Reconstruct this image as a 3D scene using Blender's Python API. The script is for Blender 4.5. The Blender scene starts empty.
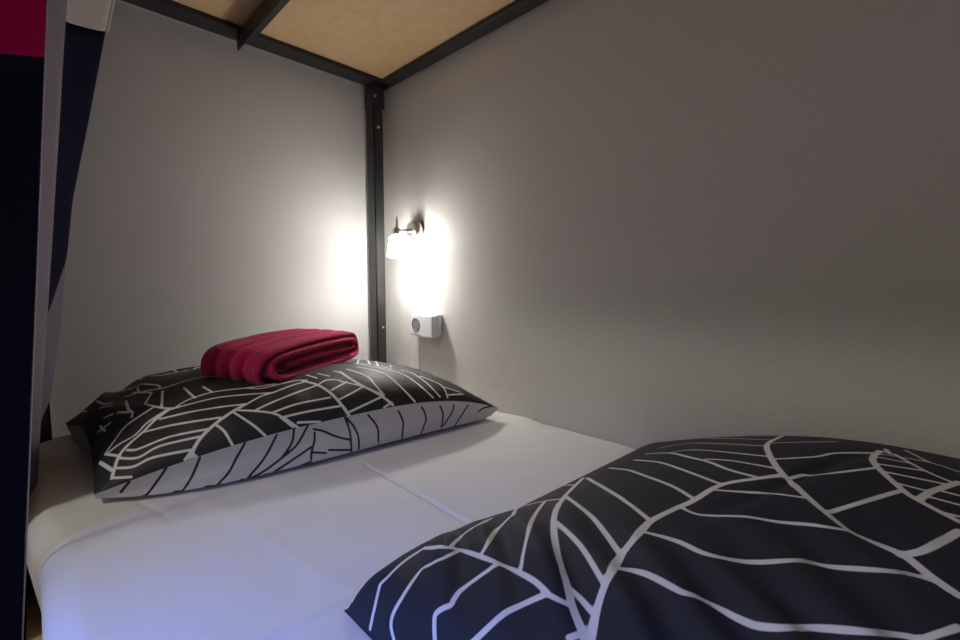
import bpy, bmesh, math, random
import numpy as np
from mathutils import Vector, Matrix, noise as mnoise

random.seed(4)
Z0 = 0.55                       # height of the mattress top above the floor; shapes below are given from the mattress top
scene = bpy.context.scene
COL = scene.collection
PI = math.pi

# ------------------------------------------------------------------ helpers
def link(o, parent=None):
    COL.objects.link(o)
    if parent is not None:
        o.parent = parent
        o.matrix_parent_inverse = parent.matrix_world.inverted()
    return o

def tag(o, label=None, cat=None, group=None, kind=None):
    if label: o['label'] = label
    if cat: o['category'] = cat
    if group: o['group'] = group
    if kind: o['kind'] = kind
    return o

def empty(name, loc, label, cat):
    o = bpy.data.objects.new(name, None)
    o.empty_display_size = 0.05
    COL.objects.link(o)
    o.location = (loc[0], loc[1], loc[2] + Z0)
    bpy.context.view_layer.update()
    return tag(o, label, cat)

def obj_bm(name, bm, mat, parent=None, smooth=False):
    bmesh.ops.recalc_face_normals(bm, faces=bm.faces[:])
    me = bpy.data.meshes.new(name)
    bm.to_mesh(me); bm.free()
    me.transform(Matrix.Translation((0, 0, Z0)))
    if smooth:
        me.polygons.foreach_set('use_smooth', [True] * len(me.polygons))
    me.materials.append(mat)
    o = bpy.data.objects.new(name, me)
    link(o, parent)
    return o

def box(bm, x0, x1, y0, y1, z0, z1, bev=0.0, seg=2):
    r = bmesh.ops.create_cube(bm, size=1.0)
    vs = r['verts']
    for v in vs:
        v.co = Vector(((x0 + x1) / 2 + v.co.x * (x1 - x0), (y0 + y1) / 2 + v.co.y * (y1 - y0), (z0 + z1) / 2 + v.co.z * (z1 - z0)))
    if bev > 0:
        es = list({e for v in vs for e in v.link_edges})
        bmesh.ops.bevel(bm, geom=es, offset=bev, segments=seg, profile=0.6, affect='EDGES')

def lathe(bm, prof, origin, axis=(0, 0, 1), n=40, cap=True):
    """prof: list of (distance along axis, radius)"""
    q = Vector((0, 0, 1)).rotation_difference(Vector(axis).normalized())
    rings = []
    for (d, r) in prof:
        ring = []
        for k in range(n):
            a = 2 * PI * k / n
            ring.append(bm.verts.new(Vector(origin) + q @ Vector((r * math.cos(a), r * math.sin(a), d))))
        rings.append(ring)
    for a, b in zip(rings[:-1], rings[1:]):
        for k in range(n):
            bm.faces.new((a[k], a[(k + 1) % n], b[(k + 1) % n], b[k]))
    if cap:
        bm.faces.new(rings[0][::-1]); bm.faces.new(rings[-1])

def grid_obj(name, P, mat, parent=None, attrs=None, flip=False, wrap=False):
    """P: (n, m, 3) array of points -> smooth grid mesh"""
    n, m = P.shape[:2]
    me = bpy.data.meshes.new(name)
    V = P.reshape(-1, 3).copy(); V[:, 2] += Z0
    i = np.arange(n - 1)[:, None]; j = np.arange(m - 1)[None, :]
    a = (i * m + j).ravel(); b = a + 1; c = a + m + 1; d = a + m
    F = np.stack([a, d, c, b], 1) if flip else np.stack([a, b, c, d], 1)
    me.from_pydata(V.tolist(), [], F.tolist())
    me.polygons.foreach_set('use_smooth', [True] * len(me.polygons))
    for k, arr in (attrs or {}).items():
        at = me.attributes.new(k, 'FLOAT', 'POINT')
        at.data.foreach_set('value', np.asarray(arr, dtype=np.float32).ravel())
    me.materials.append(mat)
    o = bpy.data.objects.new(name, me)
    link(o, parent)
    return o

def fbm(x, y, s, seed=0.0, oct=3):
    """smooth pseudo-noise, vectorised sums of rotated sines"""
    out = np.zeros_like(x); amp = 1.0
    rs = np.random.RandomState(int(seed * 10) + 1)
    for o_ in range(oct):
        acc = 0
        for k in range(5):
            th = rs.uniform(0, 2 * PI); ph = rs.uniform(0, 2 * PI); f = s * (2 ** o_) * rs.uniform(.7, 1.4)
            acc = acc + np.sin((x * math.cos(th) + y * math.sin(th)) * f + ph)
        out += amp * acc / 5; amp *= .5
    return out

def line_dist(P, lines):
    """signed distance (m) from every surface point to the edge of the nearest printed line (negative inside)"""
    V = P.reshape(-1, 3)
    best = np.full(len(V), 0.05)
    for hw, pts in lines:
        pts = smooth_line(np.array(pts, float))
        for A, B in zip(pts[:-1], pts[1:]):
            lo = np.minimum(A, B) - .03; hi = np.maximum(A, B) + .03
            idx = np.nonzero(((V > lo) & (V < hi)).all(1))[0]
            if not len(idx): continue
            d = B - A; L = max(d @ d, 1e-12)
            t = np.clip(((V[idx] - A) @ d) / L, 0, 1)
            dist = np.linalg.norm(V[idx] - (A + t[:, None] * d), axis=1) - hw
            best[idx] = np.minimum(best[idx], dist)
    return best

def smooth_line(p):
    if len(p) < 3: return p
    out = []
    n = len(p)
    for i in range(n - 1):
        p0 = p[max(i - 1, 0)]; p1 = p[i]; p2 = p[i + 1]; p3 = p[min(i + 2, n - 1)]
        for t in np.linspace(0, 1, 5)[:-1]:
            out.append(.5 * ((2 * p1) + (-p0 + p2) * t + (2 * p0 - 5 * p1 + 4 * p2 - p3) * t * t + (-p0 + 3 * p1 - 3 * p2 + p3) * t ** 3))
    out.append(p[-1])
    return np.array(out)

# ------------------------------------------------------------------ materials
def mat_new(name, base, rough=.6, metal=0.0, spec=.5, sheen=0.0, bump=None, vary=None):
    m = bpy.data.materials.new(name); m.use_nodes = True
    nt = m.node_tree; b = nt.nodes['Principled BSDF']
    b.inputs['Base Color'].default_value = (*base, 1)
    b.inputs['Roughness'].default_value = rough
    b.inputs['Metallic'].default_value = metal
    b.inputs['Specular IOR Level'].default_value = spec
    if sheen:
        b.inputs['Sheen Weight'].default_value = sheen
        b.inputs['Sheen Roughness'].default_value = .5
    tc = nt.nodes.new('ShaderNodeTexCoord')
    if vary:                                     # (scale, amount): mild mottling of the base colour
        n = nt.nodes.new('ShaderNodeTexNoise'); n.inputs['Scale'].default_value = vary[0]; n.inputs['Detail'].default_value = 4
        mx = nt.nodes.new('ShaderNodeMixRGB'); mx.blend_type = 'MIX'
        mx.inputs[1].default_value = (*[c * (1 - vary[1]) for c in base], 1)
        mx.inputs[2].default_value = (*[min(1, c * (1 + vary[1])) for c in base], 1)
        nt.links.new(tc.outputs['Object'], n.inputs['Vector']); nt.links.new(n.outputs['Fac'], mx.inputs[0])
        nt.links.new(mx.outputs[0], b.inputs['Base Color'])
    if bump:                                     # list of (scale, strength, distance)
        prev = None
        for (s, st, di) in bump:
            n = nt.nodes.new('ShaderNodeTexNoise'); n.inputs['Scale'].default_value = s; n.inputs['Detail'].default_value = 3
            bp = nt.nodes.new('ShaderNodeBump'); bp.inputs['Strength'].default_value = st; bp.inputs['Distance'].default_value = di
            nt.links.new(tc.outputs['Object'], n.inputs['Vector']); nt.links.new(n.outputs['Fac'], bp.inputs['Height'])
            if prev: nt.links.new(prev.outputs[0], bp.inputs['Normal'])
            prev = bp
        nt.links.new(prev.outputs[0], b.inputs['Normal'])
    return m

def mat_print(name, ground, line, rough, sheen):
    """woven cotton with printed lines: the attribute 'print' is the distance to the nearest printed line"""
    m = mat_new(name, ground, rough, sheen=sheen, bump=[(900, .25, .0004), (60, .2, .002)])
    nt = m.node_tree; b = nt.nodes['Principled BSDF']
    at = nt.nodes.new('ShaderNodeAttribute'); at.attribute_name = 'print'
    mr = nt.nodes.new('ShaderNodeMapRange'); mr.inputs[1].default_value = -.0005; mr.inputs[2].default_value = .0005
    mr.inputs[3].default_value = 1; mr.inputs[4].default_value = 0
    mx = nt.nodes.new('ShaderNodeMixRGB'); mx.inputs[1].default_value = (*ground, 1); mx.inputs[2].default_value = (*line, 1)
    nt.links.new(at.outputs['Fac'], mr.inputs[0]); nt.links.new(mr.outputs[0], mx.inputs[0])
    nt.links.new(mx.outputs[0], b.inputs['Base Color'])
    return m

M = {}
M['wall_rough'] = mat_new('painted plaster', (.60, .585, .555), .7, spec=.3, bump=[(230, .36, .0017), (70, .25, .0025)])
M['wall_smooth'] = mat_new('painted board', (.64, .63, .62), .65, spec=.3, bump=[(30, .06, .002)])
M['ceiling'] = mat_new('white ceiling paint', (.7, .7, .69), .8)
M['floor'] = mat_new('oak floor', (.36, .22, .11), .45, vary=(6, .3))
M['black_metal'] = mat_new('black powder coat', (.022, .023, .025), .42, spec=.5, bump=[(700, .15, .0004)])
M['steel'] = mat_new('steel', (.55, .55, .55), .35, metal=1)
M['nickel'] = mat_new('brushed nickel', (.62, .58, .54), .28, metal=1)
M['board'] = mat_new('chipboard', (.74, .51, .27), .65, vary=(45, .14), bump=[(120, .2, .001)])
M['sheet'] = mat_new('white cotton sheet', (.80, .79, .77), .85, spec=.2, sheen=.15, bump=[(1200, .15, .0003), (38, .22, .003), (9, .25, .008)])
M['core'] = mat_new('mattress ticking', (.5, .5, .5), .9)
M['plastic'] = mat_new('white plastic', (.72, .72, .74), .35)
M['recess_shade'] = mat_new('plastic with painted recess shade', (.16, .16, .18), .4)  # dark grey puts the shade inside the socket recess into the colour
M['dark_hole'] = mat_new('dark hole', (.01, .01, .01), .8)
M['towel'] = mat_new('burgundy terry', (.52, .006, .092), .95, spec=.1, sheen=.22, bump=[(420, 1.0, .004), (140, .7, .006)])
M['c_pink'] = mat_new('magenta curtain cloth', (.58, .003, .105), .8, spec=.2, bump=[(800, .2, .0004)])
M['c_navy'] = mat_new('navy curtain cloth', (.012, .012, .028), .85, spec=.05, bump=[(800, .2, .0004)])
M['c_grey'] = mat_new('lavender grey lining', (.19, .17, .205), .8, spec=.2, bump=[(800, .2, .0004), (20, .2, .004)])
M['c_hem'] = mat_new('pale curtain hem', (.48, .40, .42), .7)
M['c_white'] = mat_new('pale striped curtain cloth', (.5, .46, .46), .6, bump=[(800, .2, .0004), (60, .3, .002)])
M['print_dark'] = mat_print('charcoal cotton with white lines', (.017, .017, .019), (.80, .79, .80), .62, 0)
M['print_light'] = mat_print('white cotton with black lines', (.56, .55, .57), (.012, .012, .016), .8, 0)
M['print_duvet'] = mat_print('dark navy cotton with white lines', (.0112, .0132, .027), (.72, .71, .73), .75, 0)

def mat_glow(name, col, strength):
    m = bpy.data.materials.new(name); m.use_nodes = True
    b = m.node_tree.nodes['Principled BSDF']
    b.inputs['Base Color'].default_value = (.9, .9, .88, 1); b.inputs['Roughness'].default_value = .4
    b.inputs['Emission Color'].default_value = (*col, 1); b.inputs['Emission Strength'].default_value = strength
    return m
M['glass'] = mat_glow('lit frosted glass', (1, .97, .92), 66)
M['bulb'] = mat_glow('lit bulb', (1, .97, .92), 560)

# ------------------------------------------------------------------ room shell
XL, YF, ZF, ZC = -3.3, -4.0, -Z0, 2.1
def struct(name, b, mat):
    bm = bmesh.new(); box(bm, *b); o = obj_bm(name, bm, mat); o['kind'] = 'structure'; return o
struct('wall_right', (0, .12, YF - .12, .12, ZF, ZC), M['wall_rough'])
struct('wall_back', (XL - .12, 0, 0, .12, ZF, ZC), M['wall_smooth'])
struct('wall_left', (XL - .12, XL, YF - .12, 0, ZF, ZC), M['wall_smooth'])
struct('wall_front', (XL, 0, YF - .12, YF, ZF, ZC), M['wall_smooth'])
struct('floor', (XL - .12, .12, YF - .12, .12, ZF - .1, ZF), M['floor'])
struct('ceiling', (XL - .12, .12, YF - .12, .12, ZC, ZC + .1), M['ceiling'])

# ------------------------------------------------------------------ bunk bed
bed = empty('bunk_bed', (-.48, -1.0, ZF), 'black metal bunk bed frame, its chipboard upper bunk overhead and post in the corner', 'bed')
UZ = 1.008                                       # underside of the upper bunk's rails
FOOT = -2.02
def part_box(name, boxes, mat, parent, bev=.002):
    bm = bmesh.new()
    for b in boxes: box(bm, *b, bev=bev)
    return obj_bm(name, bm, mat, parent)

def bolt(x, y, z, axis, parent, r=.0055):
    bm = bmesh.new(); lathe(bm, [(0, r), (.002, r), (.0035, r * .7), (.004, r * .3)], (x, y, z), axis, 16)
    return obj_bm('bolt', bm, M['steel'], parent, True)

def make_post(x0, x1, y0, y1, sx, sy):
    """angle-iron post, L open towards the wall corner"""
    bm = bmesh.new()
    t = .004
    xn = x0 if sx < 0 else x1 - t
    yn = y0 if sy < 0 else y1 - t
    box(bm, xn, xn + t, y0, y1, ZF, UZ + .02, .001)
    box(bm, x0, x1, yn, yn + t, ZF, UZ + .02, .001)
    return obj_bm('post', bm, M['black_metal'], bed)
PX0, PX1, PY0, PY1 = -.069, -.034, -.062, -.018
p = make_post(PX0, PX1, PY0, PY1, -1, -1)
bolt(-.052, PY0, .87, (0, -1, 0), p)
bolt(-.047, PY0, .2, (0, -1, 0), p, .0045)
part_box('bracket', [(PX0 - .006, PX1 + .005, PY0 - .005, PY0, .93, UZ), (PX0 - .006, PX0, PY0, PY1, .93, UZ)], M['black_metal'], p, .001)
bolt(PX0 + .004, PY0 - .005, .965, (0, -1, 0), p, .005)
p = make_post(-.925, -.885, PY0, PY1, 1, -1)
p = make_post(PX0, PX1, FOOT - .04, FOOT, -1, 1)
p = make_post(-.95, -.91, FOOT - .04, FOOT, 1, 1)
for nm, z0, z1 in (('upper', UZ, UZ + .013), ('lower', -.252, -.215)):
    part_box('head_rail', [(-.92, -.012, -.08, -.018, z0, z1)], M['black_metal'], bed)
    part_box('wall_side_rail', [(-.046, -.005, FOOT, -.018, z0, z1 - .0005)], M['black_metal'], bed)
    part_box('outer_rail', [(-.95, -.91, FOOT, -.018, z0, z1 - .001)], M['black_metal'], bed)
    part_box('foot_rail', [(-.92, -.012, FOOT - .035, FOOT, z0, z1 - .0015)], M['black_metal'], bed)
part_box('upper_outer_edge', [(-.955, -.951, FOOT, -.018, UZ - .002, UZ + .10)], M['black_metal'], bed, .001)
# angle bar running lengthwise under the board
bm = bmesh.new(); t = .004
prof = [(-.478, UZ - .001), (-.478, .966), (-.474, .966), (-.474, UZ - .005), (-.438, UZ - .005), (-.438, UZ - .001)]
r0 = [bm.verts.new((x, -.058, z)) for x, z in prof]; r1 = [bm.verts.new((x, FOOT, z)) for x, z in prof]
n = len(prof)
for k in range(n): bm.faces.new((r0[k], r0[(k + 1) % n], r1[(k + 1) % n], r1[k]))
bm.faces.new(r0[::-1]); bm.faces.new(r1)
obj_bm('support_bar', bm, M['black_metal'], bed)
part_box('upper_board', [(-.94, -.008, FOOT, -.02, UZ + .0135, UZ + .03)], M['board'], bed, 0)
part_box('lower_board', [(-.935, -.008, FOOT, -.02, -.213, -.198)], M['board'], bed, 0)

# ------------------------------------------------------------------ mattress with fitted sheet
mat_e = empty('mattress', (-.47, -1.0, -.197), 'single mattress under a white fitted sheet on the lower bunk', 'mattress')
MX0, MX1, MY0, MY1 = -.930, -.003, -1.98, -.014
def sheet_surface(nx=520, ny=420):
    # cross-section: up the left side, over, down the right side; rows along the length
    def ring(s):                                    # s in -1..1 -> (offset fraction across, drop)
        return s
    cx, cy = (MX0 + MX1) / 2, (MY0 + MY1) / 2
    hx, hy = (MX1 - MX0) / 2, (MY1 - MY0) / 2
    R = .036; D = .19
    def coord(h, n):
        # arc-length coordinate over [down, corner, top, corner, down]
        side = D - R; q = R * PI / 2; top = 2 * (h - R)
        return np.concatenate([np.linspace(-(side + q + top / 2), -(q + top / 2), 16)[:-1], np.linspace(-(q + top / 2), -top / 2, 14)[:-1],
                               np.linspace(-top / 2, top / 2, n), np.linspace(top / 2, q + top / 2, 14)[1:], np.linspace(q + top / 2, side + q + top / 2, 16)[1:]])
    def fold(c, h):
        top = h - R; a = np.abs(c) - top
        th = np.clip(a / R, 0, PI / 2)
        pos = np.where(a <= 0, np.abs(c), top + R * np.sin(th))
        drop = np.where(a <= 0, 0, R * (1 - np.cos(th)) + np.maximum(a - R * PI / 2, 0))
        return np.sign(c) * pos, drop
    cu = coord(hx, nx); cv = coord(hy, ny)
    px, dx = fold(cu, hx); py, dy = fold(cv, hy)
    X, Y = np.meshgrid(px, py); DX, DY = np.meshgrid(dx, dy)
    # rounded plan corners
    rc = .07
    ex = np.maximum(np.abs(X) - (hx - rc), 0); ey = np.maximum(np.abs(Y) - (hy - rc), 0)
    rr = np.hypot(ex, ey); mxr = np.maximum(np.maximum(ex, ey), 1e-9)
    k = np.where((ex > 0) & (ey > 0), mxr / np.maximum(rr, 1e-9), 1)
    X = np.sign(X) * np.where(ex > 0, hx - rc + ex * k, np.abs(X)); Y = np.sign(Y) * np.where(ey > 0, hy - rc + ey * k, np.abs(Y))
    Z = -np.maximum(DX, DY)
    both = (DX > 0) & (DY > 0)
    Z = np.where(both, -np.minimum(np.hypot(DX, DY), D), Z)
    x = X + cx; y = Y + cy
    bul = np.clip(-Z / D, 0, 1) * np.clip(1 + Z / D * .6, 0, 1)
    x = x + .12 * np.clip(-Z / D - .42, 0, 1) * (DX > 0) * (X < 0)
    x = x + .018 * np.clip((-.42 - y) / .2, 0, 1) * np.clip((cx - .25 - x) / .1, 0, 1)
    # wrinkles, pressed creases
    W = .0017 * fbm(x, y, 11, 1.2) + .0010 * fbm(x * 1.0, y * 2.2, 34, 3.1)
    W += -.0075 * np.exp(-((x + .4635 - .02 * (y + .8)) / .0030) ** 2) * np.clip((-.62 - y) / .06, 0, 1)
    dd = x + .460 - .02 * (y + .8)
    W += .0008 * np.exp(-np.maximum(dd, 0) / .045) / (1 + np.exp(-np.clip(dd / .0016, -40, 40))) * np.clip((-.64 - y) / .06, 0, 1)
    W += .0015 * np.exp(-((x + .70 + .15 * (y + .7)) / .012) ** 2) * np.exp(-((y + .72) / .22) ** 2)
    W += -.0015 * np.exp(-((x + .80 + .25 * (y + .5)) / .006) ** 2) * np.exp(-((y + .55) / .09) ** 2)
    W += .006 * np.exp(-((x + .055 - .35 * (y + .72)) / .022) ** 2) * np.exp(-((y + .70) / .07) ** 2)
    W += .004 * np.exp(-((x + .12 + .5 * (y + .68)) / .012) ** 2) * np.exp(-((y + .72) / .06) ** 2)
    W += .003 * np.exp(-((y + .955 + .1 * (x + .7)) / .006) ** 2) * np.exp(-((x + .74) / .08) ** 2)
    W += .008 * np.exp(-((x + .02) / .10) ** 2) * np.clip((-.3 - y) / .2, 0, 1) * np.clip((y + 1.02) / .06, 0, 1) + .010 * np.exp(-((y + .06) / .10) ** 2) * np.clip((-x - .6) / .2, 0, 1)
    Z = Z + W * (Z > -.05)
    return np.stack([x, y, Z], 2)
grid_obj('fitted_sheet', sheet_surface(), M['sheet'], mat_e, flip=False)
part_box('mattress_base', [(MX0 + .02, MX1 - .003, MY0 + .02, MY1 - .02, -.1965, -.12)], M['core'], mat_e, .01)

# ------------------------------------------------------------------ printed patterns (lines as half width + points on the cloth)
#PATTERNS-BEGIN
PAT = {
 'pillow_top': [
  (0.0030, [(-0.8247, -0.4852, 0.0383), (-0.8221, -0.4777, 0.0441), (-0.8189, -0.4702, 0.0506), (-0.8143, -0.4611, 0.0592), (-0.8089, -0.4554, 0.0669), (-0.8024, -0.4520, 0.0733), (-0.7932, -0.4475, 0.0801), (-0.7873, -0.4444, 0.0837), (-0.7812, -0.4414, 0.0873), (-0.7755, -0.4391, 0.0911), (-0.7706, -0.4369, 0.0950), (-0.7660, -0.4352, 0.0990), (-0.7615, -0.4340, 0.1031), (-0.7567, -0.4331, 0.1071), (-0.7507, -0.4326, 0.1113), (-0.7439, -0.4318, 0.1155), (-0.7375, -0.4305, 0.1191), (-0.7330, -0.4292, 0.1215)]),
  (0.0022, [(-0.8245, -0.4291, 0.0624), (-0.8186, -0.4307, 0.0679), (-0.8143, -0.4314, 0.0715), (-0.8097, -0.4321, 0.0749), (-0.8044, -0.4332, 0.0780), (-0.7983, -0.4341, 0.0810), (-0.7919, -0.4340, 0.0838), (-0.7860, -0.4327, 0.0868), (-0.7812, -0.4305, 0.0901), (-0.7726, -0.4262, 0.0980), (-0.7674, -0.4261, 0.1025), (-0.7602, -0.4272, 0.1077), (-0.7515, -0.4281, 0.1131), (-0.7431, -0.4277, 0.1178), (-0.7371, -0.4265, 0.1209)]),
  (0.0022, [(-0.8267, -0.4239, 0.0616), (-0.8185, -0.4177, 0.0713), (-0.8129, -0.4109, 0.0768), (-0.8077, -0.4041, 0.0815), (-0.8008, -0.3962, 0.0887), (-0.7919, -0.3944, 0.0972), (-0.7834, -0.3970, 0.1039), (-0.7725, -0.4008, 0.1118), (-0.7618, -0.4029, 0.1187), (-0.7539, -0.4018, 0.1230)]),
  (0.0022, [(-0.8267, -0.4239, 0.0616), (-0.8214, -0.4377, 0.0627), (-0.8160, -0.4494, 0.0633), (-0.8106, -0.4593, 0.0635)]),
  (0.0030, [(-0.8342, -0.4293, 0.0505), (-0.8286, -0.4523, 0.0492), (-0.8229, -0.4710, 0.0467)]),
  (0.0022, [(-0.8247, -0.4852, 0.0383), (-0.8175, -0.4922, 0.0388), (-0.8101, -0.4975, 0.0387), (-0.8025, -0.5017, 0.0383)]),
  (0.0030, [(-0.7247, -0.5231, 0.0558), (-0.7187, -0.5212, 0.0667), (-0.7141, -0.5188, 0.0735), (-0.7089, -0.5164, 0.0797), (-0.7030, -0.5143, 0.0850), (-0.6963, -0.5120, 0.0901), (-0.6889, -0.5095, 0.0950), (-0.6811, -0.5071, 0.0996), (-0.6726, -0.5054, 0.1044), (-0.6634, -0.5042, 0.1091), (-0.6540, -0.5020, 0.1132), (-0.6454, -0.4986, 0.1162), (-0.6382, -0.4955, 0.1183), (-0.6276, -0.4928, 0.1213), (-0.6244, -0.4925, 0.1223)]),
  (0.0022, [(-0.7229, -0.5210, 0.0640), (-0.7275, -0.5217, 0.0582), (-0.7318, -0.5217, 0.0522)]),
  (0.0022, [(-0.7212, -0.5204, 0.0663), (-0.7173, -0.5254, 0.0527)]),
  (0.0022, [(-0.7317, -0.5215, 0.0538), (-0.7241, -0.5235, 0.0549), (-0.7164, -0.5254, 0.0559)]),
  (0.0022, [(-0.8191, -0.4723, 0.0493), (-0.8103, -0.4831, 0.0501), (-0.8043, -0.4887, 0.0505), (-0.7982, -0.4928, 0.0514), (-0.7926, -0.4949, 0.0534), (-0.7868, -0.4961, 0.0562), (-0.7803, -0.4975, 0.0592), (-0.7722, -0.5004, 0.0617), (-0.7607, -0.5053, 0.0636), (-0.7537, -0.5081, 0.0643), (-0.7466, -0.5108, 0.0650), (-0.7398, -0.5134, 0.0655), (-0.7330, -0.5159, 0.0660), (-0.7235, -0.5194, 0.0666)]),
  (0.0022, [(-0.8111, -0.4629, 0.0612), (-0.8025, -0.4746, 0.0613), (-0.7965, -0.4809, 0.0615), (-0.7901, -0.4855, 0.0625), (-0.7839, -0.4877, 0.0651), (-0.7773, -0.4886, 0.0687), (-0.7698, -0.4897, 0.0727), (-0.7606, -0.4920, 0.0761), (-0.7479, -0.4962, 0.0786), (-0.7402, -0.4989, 0.0796), (-0.7325, -0.5019, 0.0808), (-0.7253, -0.5052, 0.0819), (-0.7181, -0.5085, 0.0829), (-0.7079, -0.5127, 0.0844)]),
  (0.0022, [(-0.8010, -0.4590, 0.0710), (-0.7934, -0.4681, 0.0713), (-0.7878, -0.4720, 0.0727), (-0.7796, -0.4758, 0.0757), (-0.7691, -0.4796, 0.0798), (-0.7572, -0.4828, 0.0838), (-0.7448, -0.4855, 0.0867), (-0.7380, -0.4879, 0.0878), (-0.7313, -0.4909, 0.0890), (-0.7240, -0.4952, 0.0902), (-0.7166, -0.4995, 0.0914), (-0.7098, -0.5030, 0.0923), (-0.7029, -0.5060, 0.0930), (-0.6929, -0.5094, 0.0938)]),
  (0.0022, [(-0.7744, -0.4409, 0.0913), (-0.7688, -0.4458, 0.0932), (-0.7608, -0.4521, 0.0956), (-0.7515, -0.4574, 0.0979), (-0.7429, -0.4618, 0.0996), (-0.7356, -0.4661, 0.1010), (-0.7288, -0.4710, 0.1023), (-0.7218, -0.4765, 0.1036), (-0.7139, -0.4825, 0.1050), (-0.7034, -0.4884, 0.1062), (-0.6908, -0.4927, 0.1068), (-0.6792, -0.4971, 0.1074), (-0.6712, -0.5010, 0.1080)]),
  (0.0022, [(-0.7501, -0.4382, 0.1086), (-0.7427, -0.4427, 0.1104), (-0.7320, -0.4491, 0.1130), (-0.7203, -0.4570, 0.1159), (-0.7093, -0.4636, 0.1182), (-0.6992, -0.4673, 0.1194), (-0.6890, -0.4693, 0.1199), (-0.6791, -0.4723, 0.1204), (-0.6692, -0.4770, 0.1213), (-0.6581, -0.4824, 0.1221), (-0.6453, -0.4857, 0.1222), (-0.6336, -0.4882, 0.1221), (-0.6258, -0.4914, 0.1224)]),
  (0.0022, [(-0.7304, -0.4319, 0.1216), (-0.7197, -0.4364, 0.1243), (-0.7122, -0.4391, 0.1261), (-0.7039, -0.4406, 0.1275), (-0.6946, -0.4405, 0.1285), (-0.6843, -0.4405, 0.1297), (-0.6740, -0.4426, 0.1312), (-0.6641, -0.4462, 0.1326), (-0.6547, -0.4495, 0.1334), (-0.6451, -0.4520, 0.1336), (-0.6351, -0.4548, 0.1336), (-0.6245, -0.4597, 0.1338), (-0.6119, -0.4683, 0.1346), (-0.5973, -0.4773, 0.1350), (-0.5827, -0.4827, 0.1347), (-0.5727, -0.4871, 0.1346)]),
  (0.0022, [(-0.7242, -0.4319, 0.1241), (-0.7147, -0.4276, 0.1281), (-0.7075, -0.4233, 0.1303), (-0.6992, -0.4197, 0.1322), (-0.6900, -0.4180, 0.1340), (-0.6798, -0.4181, 0.1360), (-0.6689, -0.4199, 0.1380), (-0.6577, -0.4223, 0.1396), (-0.6458, -0.4248, 0.1403), (-0.6334, -0.4280, 0.1405), (-0.6209, -0.4331, 0.1409), (-0.6088, -0.4392, 0.1416), (-0.5951, -0.4443, 0.1424), (-0.5800, -0.4486, 0.1431), (-0.5668, -0.4539, 0.1440), (-0.5578, -0.4584, 0.1448)]),
  (0.0022, [(-0.7616, -0.3740, 0.1257), (-0.7527, -0.3970, 0.1247), (-0.7467, -0.4087, 0.1236), (-0.7414, -0.4172, 0.1227), (-0.7324, -0.4273, 0.1224), (-0.7260, -0.4334, 0.1229)]),
  (0.0022, [(-0.7285, -0.3416, 0.1392), (-0.7328, -0.3627, 0.1333), (-0.7379, -0.3889, 0.1289), (-0.7423, -0.4114, 0.1241)]),
  (0.0022, [(-0.7434, -0.3255, 0.1360), (-0.7520, -0.3449, 0.1296), (-0.7616, -0.3740, 0.1257)]),
  (0.0022, [(-0.7659, -0.2702, 0.1303), (-0.7587, -0.2920, 0.1328), (-0.7511, -0.3101, 0.1347), (-0.7434, -0.3255, 0.1360)]),
  (0.0022, [(-0.7572, -0.2616, 0.1367), (-0.7589, -0.2913, 0.1328)]),
  (0.0022, [(-0.7810, -0.2995, 0.1211), (-0.7841, -0.3424, 0.1213), (-0.7847, -0.3667, 0.1175), (-0.7813, -0.3789, 0.1155), (-0.7833, -0.3865, 0.1101), (-0.7839, -0.3880, 0.1087)]),
  (0.0022, [(-0.7996, -0.3479, 0.1120), (-0.7920, -0.3620, 0.1138), (-0.7843, -0.3741, 0.1152)]),
  (0.0022, [(-0.6972, -0.3653, 0.1439), (-0.6943, -0.3940, 0.1384), (-0.6914, -0.4215, 0.1330)]),
  (0.0022, [(-0.6693, -0.3860, 0.1454), (-0.6658, -0.4026, 0.1425), (-0.6624, -0.4183, 0.1397)]),
  (0.0022, [(-0.7782, -0.2629, 0.1226), (-0.7661, -0.2823, 0.1293), (-0.7580, -0.2927, 0.1331), (-0.7506, -0.3018, 0.1362), (-0.7443, -0.3099, 0.1382), (-0.7383, -0.3177, 0.1397), (-0.7322, -0.3246, 0.1411), (-0.7254, -0.3297, 0.1427), (-0.7176, -0.3323, 0.1447), (-0.7090, -0.3324, 0.1467), (-0.6998, -0.3302, 0.1484), (-0.6908, -0.3270, 0.1496), (-0.6824, -0.3241, 0.1505), (-0.6744, -0.3214, 0.1513), (-0.6666, -0.3200, 0.1520), (-0.6590, -0.3205, 0.1527), (-0.6508, -0.3240, 0.1533), (-0.6425, -0.3295, 0.1538), (-0.6350, -0.3347, 0.1541), (-0.6297, -0.3380, 0.1542)]),
  (0.0022, [(-0.7473, -0.2579, 0.1428), (-0.7395, -0.2805, 0.1445), (-0.7346, -0.2925, 0.1450), (-0.7294, -0.3083, 0.1448), (-0.7289, -0.3214, 0.1429)]),
  (0.0022, [(-0.7926, -0.1554, 0.1161), (-0.7841, -0.1566, 0.1143), (-0.7776, -0.1677, 0.1211), (-0.7703, -0.1768, 0.1199), (-0.7654, -0.2341, 0.1317), (-0.7593, -0.2443, 0.1362), (-0.7531, -0.2500, 0.1399), (-0.7488, -0.2531, 0.1423)]),
  (0.0022, [(-0.8015, -0.1561, 0.1161), (-0.7926, -0.1554, 0.1161)]),
  (0.0022, [(-0.7417, -0.1526, 0.1361), (-0.7377, -0.1736, 0.1392)]),
  (0.0022, [(-0.6917, -0.1462, 0.1447), (-0.6778, -0.1325, 0.1460), (-0.6702, -0.1637, 0.1449)]),
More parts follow.
